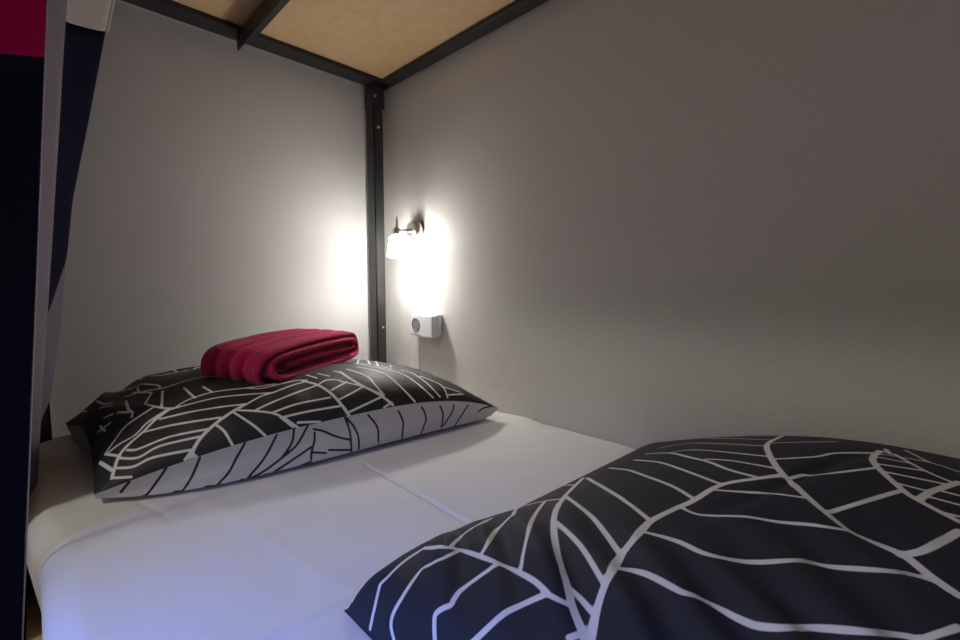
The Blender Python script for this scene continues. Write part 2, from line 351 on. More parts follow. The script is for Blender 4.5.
  (0.0022, [(-0.7255, -0.2058, 0.1488), (-0.7199, -0.2269, 0.1517), (-0.7085, -0.2342, 0.1527), (-0.6937, -0.2281, 0.1527), (-0.6845, -0.2220, 0.1526), (-0.6737, -0.2154, 0.1525), (-0.6592, -0.2067, 0.1526), (-0.6330, -0.1567, 0.1463), (-0.6161, -0.1500, 0.1470), (-0.6039, -0.1439, 0.1473)]),
  (0.0022, [(-0.8166, -0.1901, 0.1074), (-0.8128, -0.2463, 0.1121), (-0.8080, -0.2631, 0.1136), (-0.8018, -0.2667, 0.1152), (-0.7997, -0.2667, 0.1155)]),
  (0.0022, [(-0.8175, -0.2637, 0.1074), (-0.8097, -0.2798, 0.1120), (-0.8014, -0.2890, 0.1151)]),
  (0.0022, [(-0.8283, -0.3433, 0.0809), (-0.8228, -0.3481, 0.0863), (-0.8173, -0.3518, 0.0915), (-0.8117, -0.3551, 0.0965)]),
  (0.0022, [(-0.8243, -0.3339, 0.0890), (-0.8199, -0.3611, 0.0850)]),
  (0.0022, [(-0.8172, -0.3243, 0.1004), (-0.8054, -0.3401, 0.1087)]),
  (0.0022, [(-0.8421, -0.0716, 0.0589), (-0.8369, -0.0898, 0.0680), (-0.8331, -0.1886, 0.0880)]),
  (0.0022, [(-0.6454, -0.4986, 0.1162), (-0.6323, -0.5054, 0.1142), (-0.6241, -0.5112, 0.1132), (-0.6169, -0.5172, 0.1124), (-0.6107, -0.5223, 0.1115), (-0.6046, -0.5268, 0.1103), (-0.5986, -0.5306, 0.1089), (-0.5888, -0.5371, 0.1054), (-0.5816, -0.5431, 0.1011), (-0.5726, -0.5514, 0.0935), (-0.5665, -0.5560, 0.0875), (-0.5604, -0.5592, 0.0815), (-0.5559, -0.5606, 0.0771)]),
  (0.0022, [(-0.5821, -0.5440, 0.0999), (-0.5768, -0.5503, 0.0936), (-0.5709, -0.5552, 0.0868), (-0.5644, -0.5587, 0.0795)]),
  (0.0022, [(-0.6487, -0.5036, 0.1132), (-0.6449, -0.5103, 0.1096), (-0.6392, -0.5193, 0.1042), (-0.6330, -0.5286, 0.0982), (-0.6274, -0.5361, 0.0923), (-0.6225, -0.5419, 0.0864), (-0.6174, -0.5463, 0.0798), (-0.6128, -0.5489, 0.0736), (-0.6092, -0.5500, 0.0690)]),
  (0.0022, [(-0.6802, -0.5095, 0.0982), (-0.6765, -0.5154, 0.0949), (-0.6717, -0.5239, 0.0887), (-0.6696, -0.5291, 0.0831), (-0.6671, -0.5341, 0.0758), (-0.6645, -0.5372, 0.0683), (-0.6624, -0.5383, 0.0628)]),
  (0.0022, [(-0.6363, -0.4969, 0.1178), (-0.6290, -0.4946, 0.1202), (-0.6188, -0.4929, 0.1240), (-0.6078, -0.4916, 0.1282), (-0.5980, -0.4895, 0.1311), (-0.5851, -0.4872, 0.1331), (-0.5727, -0.4871, 0.1346), (-0.5635, -0.4870, 0.1366), (-0.5529, -0.4869, 0.1390), (-0.5417, -0.4854, 0.1411), (-0.5312, -0.4827, 0.1424), (-0.5224, -0.4807, 0.1432), (-0.5092, -0.4800, 0.1444), (-0.5051, -0.4803, 0.1448)]),
  (0.0022, [(-0.6152, -0.5162, 0.1137), (-0.6038, -0.5165, 0.1175), (-0.5952, -0.5156, 0.1198), (-0.5853, -0.5137, 0.1219), (-0.5740, -0.5121, 0.1242), (-0.5617, -0.5123, 0.1272), (-0.5489, -0.5128, 0.1302), (-0.5358, -0.5111, 0.1325), (-0.5221, -0.5078, 0.1341), (-0.5085, -0.5060, 0.1360), (-0.4973, -0.5063, 0.1381), (-0.4896, -0.5069, 0.1396)]),
  (0.0022, [(-0.5932, -0.5340, 0.1072), (-0.5853, -0.5339, 0.1088), (-0.5739, -0.5338, 0.1111), (-0.5608, -0.5352, 0.1140), (-0.5475, -0.5377, 0.1164), (-0.5314, -0.5395, 0.1176), (-0.5127, -0.5414, 0.1182), (-0.4962, -0.5458, 0.1193), (-0.4849, -0.5493, 0.1201)]),
  (0.0022, [(-0.5741, -0.5471, 0.0989), (-0.5589, -0.5503, 0.1005), (-0.5480, -0.5527, 0.1016), (-0.5358, -0.5551, 0.1024), (-0.5206, -0.5579, 0.1029), (-0.5026, -0.5618, 0.1034), (-0.4856, -0.5658, 0.1039), (-0.4735, -0.5683, 0.1042)]),
  (0.0022, [(-0.5550, -0.5592, 0.0862), (-0.5455, -0.5616, 0.0851), (-0.5358, -0.5639, 0.0839), (-0.5259, -0.5661, 0.0826), (-0.5159, -0.5682, 0.0812)]),
  (0.0022, [(-0.6088, -0.4392, 0.1416), (-0.5991, -0.4501, 0.1410), (-0.5914, -0.4561, 0.1406), (-0.5818, -0.4599, 0.1407), (-0.5691, -0.4624, 0.1419), (-0.5540, -0.4653, 0.1441), (-0.5379, -0.4659, 0.1460), (-0.5238, -0.4651, 0.1468), (-0.5141, -0.4668, 0.1471), (-0.5024, -0.4735, 0.1469), (-0.4989, -0.4760, 0.1469)]),
  (0.0030, [(-0.5071, -0.4752, 0.1459), (-0.4989, -0.4885, 0.1436), (-0.4938, -0.4976, 0.1419), (-0.4896, -0.5069, 0.1396), (-0.4863, -0.5162, 0.1368), (-0.4834, -0.5256, 0.1334), (-0.4807, -0.5348, 0.1295), (-0.4783, -0.5437, 0.1252), (-0.4760, -0.5521, 0.1201), (-0.4735, -0.5596, 0.1143), (-0.4710, -0.5659, 0.1081), (-0.4655, -0.5743, 0.0963), (-0.4600, -0.5782, 0.0846), (-0.4579, -0.5788, 0.0806)]),
  (0.0022, [(-0.4896, -0.5069, 0.1396), (-0.4800, -0.5030, 0.1428), (-0.4666, -0.4991, 0.1455), (-0.4526, -0.5036, 0.1448), (-0.4417, -0.5094, 0.1433)]),
  (0.0022, [(-0.4734, -0.5343, 0.1310), (-0.4604, -0.5306, 0.1341), (-0.4465, -0.5257, 0.1370), (-0.4324, -0.5209, 0.1400)]),
  (0.0022, [(-0.4683, -0.5590, 0.1158), (-0.4585, -0.5580, 0.1181), (-0.4440, -0.5554, 0.1213), (-0.4258, -0.5523, 0.1260), (-0.4106, -0.5500, 0.1304)]),
  (0.0022, [(-0.4889, -0.4522, 0.1527), (-0.4844, -0.4668, 0.1509), (-0.4796, -0.4802, 0.1489)]),
  (0.0022, [(-0.4663, -0.4580, 0.1536), (-0.4602, -0.4715, 0.1519), (-0.4535, -0.4833, 0.1499)]),
  (0.0022, [(-0.4298, -0.4596, 0.1544), (-0.4216, -0.4806, 0.1517)]),
  (0.0030, [(-0.4213, -0.4708, 0.1532), (-0.4214, -0.5017, 0.1473), (-0.4192, -0.5184, 0.1426), (-0.4156, -0.5331, 0.1376), (-0.4102, -0.5467, 0.1322), (-0.4030, -0.5597, 0.1262), (-0.3947, -0.5704, 0.1197), (-0.3870, -0.5783, 0.1133), (-0.3805, -0.5845, 0.1069), (-0.3746, -0.5892, 0.1005), (-0.3653, -0.5939, 0.0905)]),
  (0.0022, [(-0.4436, -0.5131, 0.1420), (-0.4363, -0.5209, 0.1396), (-0.4290, -0.5287, 0.1373), (-0.4217, -0.5367, 0.1349), (-0.4144, -0.5445, 0.1325), (-0.4069, -0.5519, 0.1301)]),
  (0.0022, [(-0.4106, -0.5500, 0.1304), (-0.4043, -0.5583, 0.1268), (-0.3976, -0.5657, 0.1229), (-0.3903, -0.5721, 0.1189), (-0.3825, -0.5778, 0.1146)]),
  (0.0022, [(-0.4570, -0.5777, 0.0911), (-0.4474, -0.5787, 0.0938), (-0.4376, -0.5796, 0.0965), (-0.4276, -0.5803, 0.0992), (-0.4173, -0.5809, 0.1019), (-0.4068, -0.5813, 0.1046), (-0.3961, -0.5816, 0.1072), (-0.3850, -0.5816, 0.1098)]),
  (0.0022, [(-0.3857, -0.5908, 0.0885), (-0.3673, -0.5922, 0.0960)]),
  (0.0022, [(-0.3989, -0.4597, 0.1548), (-0.3966, -0.4728, 0.1536), (-0.3922, -0.4897, 0.1515), (-0.3871, -0.5061, 0.1486), (-0.3835, -0.5200, 0.1452), (-0.3827, -0.5322, 0.1413), (-0.3840, -0.5528, 0.1322), (-0.3827, -0.5675, 0.1234), (-0.3798, -0.5777, 0.1150), (-0.3786, -0.5806, 0.1122)]),
  (0.0022, [(-0.3672, -0.4484, 0.1546), (-0.3627, -0.4629, 0.1536), (-0.3547, -0.4810, 0.1517), (-0.3458, -0.4995, 0.1489), (-0.3393, -0.5164, 0.1452), (-0.3362, -0.5319, 0.1408), (-0.3347, -0.5464, 0.1353), (-0.3333, -0.5597, 0.1292), (-0.3313, -0.5716, 0.1227), (-0.3284, -0.5833, 0.1149), (-0.3241, -0.5932, 0.1057), (-0.3186, -0.5995, 0.0965), (-0.3135, -0.6022, 0.0897)]),
  (0.0022, [(-0.3351, -0.3980, 0.1507), (-0.3361, -0.4346, 0.1522), (-0.3322, -0.4525, 0.1518), (-0.3266, -0.4672, 0.1507), (-0.3205, -0.4820, 0.1492), (-0.3128, -0.4942, 0.1472), (-0.3003, -0.5140, 0.1426), (-0.2937, -0.5303, 0.1380), (-0.2905, -0.5454, 0.1333), (-0.2884, -0.5591, 0.1281), (-0.2855, -0.5716, 0.1223), (-0.2818, -0.5843, 0.1151), (-0.2774, -0.5957, 0.1066), (-0.2722, -0.6037, 0.0982), (-0.2674, -0.6078, 0.0919)]),
  (0.0022, [(-0.2707, -0.4846, 0.1387), (-0.2587, -0.4889, 0.1355), (-0.2516, -0.5075, 0.1318), (-0.2533, -0.5240, 0.1297), (-0.2550, -0.5411, 0.1266), (-0.2559, -0.5569, 0.1224), (-0.2562, -0.5710, 0.1177), (-0.2563, -0.5850, 0.1117), (-0.2552, -0.5975, 0.1043), (-0.2522, -0.6059, 0.0966), (-0.2487, -0.6101, 0.0908)]),
  (0.0022, [(-0.2456, -0.5315, 0.1270), (-0.2394, -0.5464, 0.1231), (-0.2352, -0.5556, 0.1203), (-0.2284, -0.5705, 0.1151), (-0.2227, -0.5826, 0.1098), (-0.2246, -0.5981, 0.1021), (-0.2293, -0.6114, 0.0906), (-0.2295, -0.6140, 0.0862)]),
  (0.0022, [(-0.2291, -0.6107, 0.0915), (-0.2134, -0.6119, 0.0897), (-0.1964, -0.6120, 0.0876), (-0.1775, -0.6105, 0.0849)]),
  (0.0022, [(-0.2223, -0.5895, 0.1065), (-0.2093, -0.5949, 0.1010), (-0.1950, -0.5990, 0.0950), (-0.1810, -0.6036, 0.0892)]),
  (0.0022, [(-0.3386, -0.3979, 0.1511), (-0.2546, -0.2644, 0.1365), (-0.2509, -0.2747, 0.1366), (-0.2399, -0.2788, 0.1346), (-0.3038, -0.4018, 0.1473)]),
  (0.0022, [(-0.2242, -0.2988, 0.1320), (-0.3083, -0.4462, 0.1485)]),
  (0.0022, [(-0.1953, -0.3265, 0.1260), (-0.2751, -0.4502, 0.1422)]),
  (0.0022, [(-0.3134, -0.3598, 0.1458), (-0.3143, -0.3821, 0.1473), (-0.3138, -0.4103, 0.1488), (-0.3080, -0.4306, 0.1485), (-0.3015, -0.4443, 0.1474), (-0.2978, -0.4562, 0.1464), (-0.2953, -0.4789, 0.1450), (-0.2941, -0.4852, 0.1444)]),
  (0.0024, [(-0.7010, -0.1003, 0.1204), (-0.6800, -0.1006, 0.1231), (-0.6601, -0.1022, 0.1259), (-0.6394, -0.1027, 0.1268), (-0.6202, -0.1042, 0.1279), (-0.6006, -0.1045, 0.1285), (-0.5806, -0.1062, 0.1304), (-0.5602, -0.1067, 0.1312), (-0.5395, -0.1084, 0.1323), (-0.5210, -0.1087, 0.1314), (-0.5000, -0.1104, 0.1309), (-0.4789, -0.1121, 0.1300), (-0.4601, -0.1145, 0.1298), (-0.4390, -0.1161, 0.1288), (-0.4203, -0.1184, 0.1282), (-0.3995, -0.1199, 0.1264), (-0.3789, -0.1223, 0.1251), (-0.3608, -0.1244, 0.1238), (-0.3408, -0.1256, 0.1215), (-0.3190, -0.1280, 0.1192), (-0.2999, -0.1300, 0.1166), (-0.2794, -0.1343, 0.1142), (-0.2595, -0.1374, 0.1106), (-0.2405, -0.1416, 0.1072), (-0.2206, -0.1447, 0.1024), (-0.2003, -0.1492, 0.0970), (-0.1798, -0.1524, 0.0901), (-0.1600, -0.1556, 0.0822), (-0.1401, -0.1602, 0.0735)]),
  (0.0022, [(-0.5000, -0.1104, 0.1309), (-0.5097, -0.0851, 0.0861), (-0.5237, -0.0832, 0.0855)]),
  (0.0022, [(-0.2999, -0.1300, 0.1166), (-0.3105, -0.1101, 0.0961), (-0.3212, -0.1067, 0.0854), (-0.3343, -0.1053, 0.0862)]),
 ],
 'pillow_bottom': [
  (0.0021, [(-0.8055, -0.5023, 0.0311), (-0.8108, -0.5008, 0.0241), (-0.8160, -0.4995, 0.0171)]),
  (0.0021, [(-0.7577, -0.5152, 0.0440), (-0.7623, -0.5140, 0.0364), (-0.7656, -0.5134, 0.0313), (-0.7691, -0.5129, 0.0263), (-0.7730, -0.5128, 0.0211), (-0.7775, -0.5137, 0.0157), (-0.7823, -0.5163, 0.0115), (-0.7866, -0.5174, 0.0083), (-0.7947, -0.5161, 0.0065), (-0.8003, -0.5128, 0.0064)]),
  (0.0021, [(-0.7110, -0.5269, 0.0522), (-0.7137, -0.5264, 0.0456), (-0.7176, -0.5261, 0.0362), (-0.7225, -0.5275, 0.0267), (-0.7281, -0.5313, 0.0193), (-0.7341, -0.5345, 0.0128), (-0.7411, -0.5391, 0.0073), (-0.7467, -0.5366, 0.0072), (-0.7513, -0.5346, 0.0072)]),
  (0.0021, [(-0.6439, -0.5424, 0.0646), (-0.6495, -0.5413, 0.0550), (-0.6534, -0.5409, 0.0486), (-0.6574, -0.5408, 0.0422), (-0.6615, -0.5417, 0.0360), (-0.6660, -0.5442, 0.0298), (-0.6715, -0.5481, 0.0242), (-0.6774, -0.5498, 0.0182), (-0.6856, -0.5522, 0.0124), (-0.6958, -0.5567, 0.0074), (-0.7046, -0.5519, 0.0076), (-0.7100, -0.5503, 0.0076)]),
  (0.0021, [(-0.5926, -0.5533, 0.0696), (-0.5968, -0.5526, 0.0619), (-0.6027, -0.5521, 0.0510), (-0.6105, -0.5535, 0.0398), (-0.6198, -0.5579, 0.0310), (-0.6299, -0.5603, 0.0223), (-0.6414, -0.5633, 0.0140), (-0.6525, -0.5680, 0.0077), (-0.6591, -0.5628, 0.0080)]),
  (0.0021, [(-0.5629, -0.5592, 0.0755), (-0.5642, -0.5591, 0.0641), (-0.5657, -0.5593, 0.0567), (-0.5683, -0.5597, 0.0499), (-0.5729, -0.5607, 0.0436), (-0.5794, -0.5628, 0.0376), (-0.5859, -0.5654, 0.0326), (-0.5899, -0.5662, 0.0288)]),
  (0.0021, [(-0.5389, -0.5639, 0.0769), (-0.5424, -0.5632, 0.0706), (-0.5475, -0.5625, 0.0616), (-0.5536, -0.5623, 0.0523), (-0.5603, -0.5629, 0.0449), (-0.5673, -0.5640, 0.0399), (-0.5747, -0.5653, 0.0361), (-0.5823, -0.5662, 0.0327), (-0.5899, -0.5662, 0.0288), (-0.5981, -0.5665, 0.0246), (-0.6066, -0.5670, 0.0205), (-0.6153, -0.5674, 0.0167), (-0.6239, -0.5680, 0.0135), (-0.6333, -0.5684, 0.0109), (-0.6427, -0.5677, 0.0082), (-0.6520, -0.5699, 0.0072), (-0.6571, -0.5632, 0.0080)]),
  (0.0021, [(-0.5360, -0.5730, 0.0379), (-0.5445, -0.5731, 0.0343), (-0.5565, -0.5729, 0.0291), (-0.5697, -0.5730, 0.0237), (-0.5816, -0.5733, 0.0190), (-0.5927, -0.5736, 0.0149), (-0.6039, -0.5740, 0.0109), (-0.6138, -0.5751, 0.0079), (-0.6201, -0.5703, 0.0086)]),
  (0.0021, [(-0.5443, -0.5824, 0.0129), (-0.5534, -0.5811, 0.0112), (-0.5620, -0.5789, 0.0092)]),
  (0.0021, [(-0.4254, -0.3271, 0.0055), (-0.5282, -0.5660, 0.0692), (-0.5267, -0.5666, 0.0612), (-0.5281, -0.5688, 0.0471), (-0.5314, -0.5714, 0.0409), (-0.5377, -0.5762, 0.0294), (-0.5411, -0.5808, 0.0188), (-0.5415, -0.5804, 0.0096)]),
  (0.0021, [(-0.5256, -0.5665, 0.0676), (-0.5157, -0.5685, 0.0642), (-0.5055, -0.5708, 0.0586), (-0.4929, -0.5747, 0.0502), (-0.4801, -0.5802, 0.0435), (-0.4729, -0.5834, 0.0406), (-0.4611, -0.5867, 0.0359)]),
  (0.0021, [(-0.5357, -0.5774, 0.0276), (-0.5244, -0.5806, 0.0250), (-0.5129, -0.5837, 0.0222)]),
  (0.0021, [(-0.5063, -0.5830, 0.0263), (-0.4961, -0.5855, 0.0242), (-0.4858, -0.5878, 0.0221), (-0.4752, -0.5899, 0.0199), (-0.4643, -0.5917, 0.0175)]),
  (0.0021, [(-0.4678, -0.5769, 0.0813), (-0.4634, -0.5779, 0.0676), (-0.4610, -0.5789, 0.0582), (-0.4600, -0.5813, 0.0487), (-0.4613, -0.5860, 0.0383), (-0.4627, -0.5898, 0.0259), (-0.4631, -0.5913, 0.0136), (-0.4631, -0.5872, 0.0104)]),
  (0.0021, [(-0.4644, -0.5775, 0.0797), (-0.4558, -0.5792, 0.0675), (-0.4507, -0.5806, 0.0595), (-0.4460, -0.5852, 0.0459), (-0.4458, -0.5898, 0.0332), (-0.4472, -0.5931, 0.0214), (-0.4497, -0.5941, 0.0100), (-0.4492, -0.5887, 0.0107)]),
  (0.0021, [(-0.4206, -0.5851, 0.0784), (-0.4109, -0.5870, 0.0657), (-0.4054, -0.5886, 0.0571), (-0.4027, -0.5915, 0.0483), (-0.4030, -0.5946, 0.0381), (-0.4047, -0.5973, 0.0261), (-0.4044, -0.5955, 0.0133), (-0.4075, -0.5998, 0.0067)]),
  (0.0021, [(-0.3542, -0.5961, 0.0757), (-0.3485, -0.5971, 0.0655), (-0.3442, -0.5996, 0.0508), (-0.3455, -0.6016, 0.0417), (-0.3477, -0.6029, 0.0307), (-0.3494, -0.6030, 0.0200), (-0.3442, -0.5939, 0.0088)]),
  (0.0021, [(-0.2980, -0.6050, 0.0753), (-0.2915, -0.6060, 0.0643), (-0.2878, -0.6078, 0.0488), (-0.2909, -0.6084, 0.0395), (-0.2961, -0.6083, 0.0286), (-0.3001, -0.6062, 0.0178), (-0.3010, -0.6025, 0.0094)]),
  (0.0021, [(-0.2509, -0.6125, 0.0700), (-0.2466, -0.6130, 0.0607), (-0.2431, -0.6137, 0.0477), (-0.2454, -0.6133, 0.0315), (-0.2464, -0.6101, 0.0170)]),
  (0.0021, [(-0.2135, -0.6185, 0.0664), (-0.2166, -0.6175, 0.0538), (-0.2250, -0.6164, 0.0416), (-0.2316, -0.6150, 0.0337), (-0.2380, -0.6135, 0.0264), (-0.2420, -0.6121, 0.0212)]),
  (0.0021, [(-0.1745, -0.6248, 0.0601), (-0.1835, -0.6226, 0.0484), (-0.1935, -0.6200, 0.0353), (-0.1997, -0.6175, 0.0262), (-0.2046, -0.6141, 0.0172), (-0.1992, -0.6019, 0.0068)]),
  (0.0021, [(-0.0910, -0.5726, 0.0441), (-0.0895, -0.5917, 0.0412)]),
  (0.0021, [(-0.1444, -0.6282, 0.0377), (-0.1331, -0.6312, 0.0437), (-0.1212, -0.6336, 0.0459), (-0.1061, -0.6363, 0.0460), (-0.1008, -0.6371, 0.0459)]),
  (0.0021, [(-0.8447, -0.4466, 0.0260), (-0.8385, -0.4241, 0.0079)]),
 ],
 'duvet': [
  (0.0021, [(-0.6795, -0.9860, 0.0178), (-0.6750, -0.9863, 0.0230), (-0.6727, -0.9879, 0.0275), (-0.6700, -0.9892, 0.0312), (-0.6669, -0.9909, 0.0346), (-0.6636, -0.9930, 0.0382), (-0.6601, -0.9943, 0.0408), (-0.6580, -0.9957, 0.0430)]),
  (0.0021, [(-0.6849, -1.0280, 0.0138), (-0.6832, -1.0287, 0.0214), (-0.6798, -1.0281, 0.0310), (-0.6777, -1.0271, 0.0354), (-0.6752, -1.0256, 0.0394), (-0.6708, -1.0226, 0.0446), (-0.6678, -1.0205, 0.0471), (-0.6622, -1.0232, 0.0522), (-0.6568, -1.0237, 0.0552), (-0.6496, -1.0226, 0.0569), (-0.6420, -1.0212, 0.0579), (-0.6335, -1.0195, 0.0582), (-0.6238, -1.0176, 0.0578), (-0.6154, -1.0168, 0.0580), (-0.6104, -1.0175, 0.0591)]),
  (0.0024, [(-0.6104, -1.0175, 0.0591), (-0.6115, -1.0275, 0.0642), (-0.6177, -1.0471, 0.0758), (-0.6192, -1.0620, 0.0829), (-0.6134, -1.0681, 0.0822), (-0.6077, -1.0752, 0.0805), (-0.6090, -1.0908, 0.0848), (-0.6138, -1.1092, 0.0915), (-0.6161, -1.1231, 0.0956), (-0.6151, -1.1323, 0.0963), (-0.6127, -1.1394, 0.0954), (-0.6119, -1.1470, 0.0956), (-0.6131, -1.1551, 0.0973), (-0.6150, -1.1624, 0.0994), (-0.6169, -1.1686, 0.1012), (-0.6203, -1.1789, 0.1038), (-0.6238, -1.1884, 0.1051), (-0.6260, -1.1947, 0.1053)]),
  (0.0021, [(-0.6832, -1.0667, 0.0241), (-0.6818, -1.0608, 0.0290), (-0.6803, -1.0577, 0.0332), (-0.6778, -1.0566, 0.0391), (-0.6731, -1.0579, 0.0474), (-0.6696, -1.0588, 0.0519), (-0.6654, -1.0587, 0.0558), (-0.6603, -1.0579, 0.0587), (-0.6539, -1.0554, 0.0603), (-0.6434, -1.0520, 0.0628), (-0.6381, -1.0529, 0.0659), (-0.6370, -1.0636, 0.0741), (-0.6327, -1.0737, 0.0817), (-0.6262, -1.0759, 0.0830), (-0.6178, -1.0751, 0.0819), (-0.6114, -1.0741, 0.0808)]),
  (0.0024, [(-0.6773, -1.1185, 0.0468), (-0.6758, -1.1164, 0.0501), (-0.6735, -1.1130, 0.0547), (-0.6706, -1.1096, 0.0594), (-0.6679, -1.1080, 0.0633), (-0.6637, -1.1123, 0.0684), (-0.6588, -1.1173, 0.0716), (-0.6537, -1.1159, 0.0736), (-0.6452, -1.1143, 0.0759), (-0.6374, -1.1162, 0.0788), (-0.6337, -1.1191, 0.0820), (-0.6308, -1.1229, 0.0861), (-0.6282, -1.1267, 0.0901), (-0.6251, -1.1300, 0.0935), (-0.6185, -1.1323, 0.0961)]),
  (0.0026, [(-0.6697, -1.1529, 0.0629), (-0.6667, -1.1565, 0.0680), (-0.6623, -1.1615, 0.0752), (-0.6597, -1.1640, 0.0787), (-0.6569, -1.1662, 0.0819), (-0.6513, -1.1691, 0.0860), (-0.6472, -1.1708, 0.0878), (-0.6411, -1.1739, 0.0896), (-0.6378, -1.1761, 0.0908), (-0.6339, -1.1798, 0.0934), (-0.6308, -1.1853, 0.0976), (-0.6286, -1.1907, 0.1019), (-0.6268, -1.1943, 0.1046)]),
  (0.0021, [(-0.6141, -1.0661, 0.0827), (-0.5947, -1.0549, 0.0775), (-0.5814, -1.0479, 0.0744), (-0.5747, -1.0490, 0.0769), (-0.5721, -1.0560, 0.0829), (-0.5625, -1.0574, 0.0840), (-0.5358, -1.0416, 0.0715), (-0.5219, -1.0357, 0.0667)]),
  (0.0024, [(-0.6114, -1.1074, 0.0923), (-0.6009, -1.1043, 0.0962), (-0.5877, -1.0965, 0.0937), (-0.5694, -1.0840, 0.0866), (-0.5559, -1.0760, 0.0823), (-0.5414, -1.0725, 0.0823), (-0.5278, -1.0701, 0.0836), (-0.5149, -1.0642, 0.0808), (-0.4452, -1.0133, 0.0435)]),
  (0.0024, [(-0.6101, -1.1544, 0.0988), (-0.6016, -1.1492, 0.1022), (-0.5953, -1.1454, 0.1043), (-0.5888, -1.1417, 0.1062), (-0.5819, -1.1377, 0.1079), (-0.5729, -1.1323, 0.1085), (-0.5589, -1.1232, 0.1058), (-0.5371, -1.1087, 0.0980), (-0.5171, -1.0969, 0.0921), (-0.4982, -1.0872, 0.0876), (-0.4730, -1.0727, 0.0787), (-0.4462, -1.0560, 0.0673)]),
  (0.0021, [(-0.4361, -1.0060, 0.0383), (-0.4381, -1.0157, 0.0448), (-0.4413, -1.0300, 0.0535), (-0.4412, -1.0421, 0.0602), (-0.4405, -1.0517, 0.0651), (-0.4407, -1.0600, 0.0692), (-0.4419, -1.0743, 0.0758), (-0.4420, -1.0786, 0.0777)]),
  (0.0034, [(-0.3106, -1.0284, 0.0485), (-0.3448, -1.0432, 0.0579), (-0.3837, -1.0589, 0.0674), (-0.4177, -1.0720, 0.0746), (-0.4428, -1.0820, 0.0792), (-0.4710, -1.0970, 0.0885), (-0.4950, -1.1105, 0.0967), (-0.5119, -1.1202, 0.1012), (-0.5261, -1.1290, 0.1037), (-0.5392, -1.1379, 0.1051), (-0.5514, -1.1472, 0.1058), (-0.5631, -1.1566, 0.1065), (-0.5742, -1.1660, 0.1076), (-0.5843, -1.1753, 0.1086), (-0.5930, -1.1841, 0.1091), (-0.6002, -1.1918, 0.1089), (-0.6054, -1.1978, 0.1076), (-0.6102, -1.2029, 0.1064), (-0.6146, -1.2075, 0.1052), (-0.6187, -1.2118, 0.1039), (-0.6224, -1.2162, 0.1024), (-0.6261, -1.2215, 0.1006), (-0.6298, -1.2272, 0.0986), (-0.6330, -1.2322, 0.0969), (-0.6351, -1.2356, 0.0957)]),
  (0.0021, [(-0.3277, -1.0025, 0.0327), (-0.3648, -1.0477, 0.0611)]),
  (0.0024, [(-0.5344, -1.1374, 0.1058), (-0.5415, -1.1479, 0.1085), (-0.5500, -1.1612, 0.1114), (-0.5587, -1.1748, 0.1138), (-0.5669, -1.1871, 0.1154), (-0.5759, -1.1991, 0.1163), (-0.5808, -1.2052, 0.1166), (-0.5854, -1.2110, 0.1168), (-0.5935, -1.2210, 0.1170), (-0.5987, -1.2275, 0.1171)]),
  (0.0026, [(-0.4334, -1.0808, 0.0786), (-0.4507, -1.0998, 0.0864), (-0.4783, -1.1277, 0.0996), (-0.4973, -1.1498, 0.1074), (-0.5113, -1.1671, 0.1116), (-0.5253, -1.1833, 0.1144), (-0.5325, -1.1914, 0.1155), (-0.5391, -1.1990, 0.1164), (-0.5501, -1.2115, 0.1174), (-0.5569, -1.2195, 0.1179)]),
  (0.0026, [(-0.3243, -1.0438, 0.0576), (-0.3674, -1.0806, 0.0771), (-0.4032, -1.1153, 0.0925), (-0.4278, -1.1427, 0.1021), (-0.4442, -1.1628, 0.1077), (-0.4613, -1.1810, 0.1134), (-0.4775, -1.1977, 0.1185), (-0.4888, -1.2102, 0.1215), (-0.4955, -1.2180, 0.1230)]),
  (0.0024, [(-0.2688, -1.0491, 0.0583), (-0.2944, -1.0774, 0.0730), (-0.3061, -1.0923, 0.0800), (-0.3224, -1.1121, 0.0888), (-0.3358, -1.1255, 0.0944), (-0.3600, -1.1519, 0.1044), (-0.3738, -1.1690, 0.1101), (-0.3859, -1.1848, 0.1149), (-0.3955, -1.1976, 0.1183), (-0.4041, -1.2080, 0.1207), (-0.4121, -1.2173, 0.1226), (-0.4185, -1.2247, 0.1238), (-0.4226, -1.2297, 0.1246)]),
  (0.0024, [(-0.2366, -1.0744, 0.0694), (-0.2510, -1.0921, 0.0778), (-0.2657, -1.1118, 0.0866), (-0.2753, -1.1254, 0.0922), (-0.2890, -1.1416, 0.0987), (-0.2994, -1.1523, 0.1028), (-0.3105, -1.1637, 0.1070), (-0.3220, -1.1758, 0.1111), (-0.3336, -1.1885, 0.1152), (-0.3465, -1.2036, 0.1195), (-0.3592, -1.2196, 0.1236), (-0.3690, -1.2331, 0.1265), (-0.3747, -1.2418, 0.1282)]),
  (0.0026, [(-0.1877, -1.0707, 0.0649), (-0.2007, -1.0947, 0.0762), (-0.2081, -1.1091, 0.0827), (-0.2173, -1.1228, 0.0887), (-0.2296, -1.1358, 0.0944), (-0.2427, -1.1484, 0.0996), (-0.2549, -1.1599, 0.1041), (-0.2650, -1.1702, 0.1079), (-0.2728, -1.1791, 0.1111), (-0.2860, -1.1950, 0.1164), (-0.2933, -1.2032, 0.1190), (-0.3017, -1.2116, 0.1215), (-0.3104, -1.2200, 0.1238), (-0.3185, -1.2283, 0.1259), (-0.3255, -1.2368, 0.1280), (-0.3316, -1.2465, 0.1301), (-0.3370, -1.2569, 0.1321), (-0.3410, -1.2659, 0.1337), (-0.3434, -1.2718, 0.1347)]),
  (0.0021, [(-0.2774, -1.1938, 0.1159), (-0.2813, -1.2088, 0.1205), (-0.2841, -1.2192, 0.1235), (-0.2883, -1.2306, 0.1266), (-0.2946, -1.2445, 0.1302), (-0.2981, -1.2524, 0.1320), (-0.3011, -1.2600, 0.1336), (-0.3037, -1.2668, 0.1349), (-0.3059, -1.2734, 0.1361), (-0.3083, -1.2822, 0.1376)]),
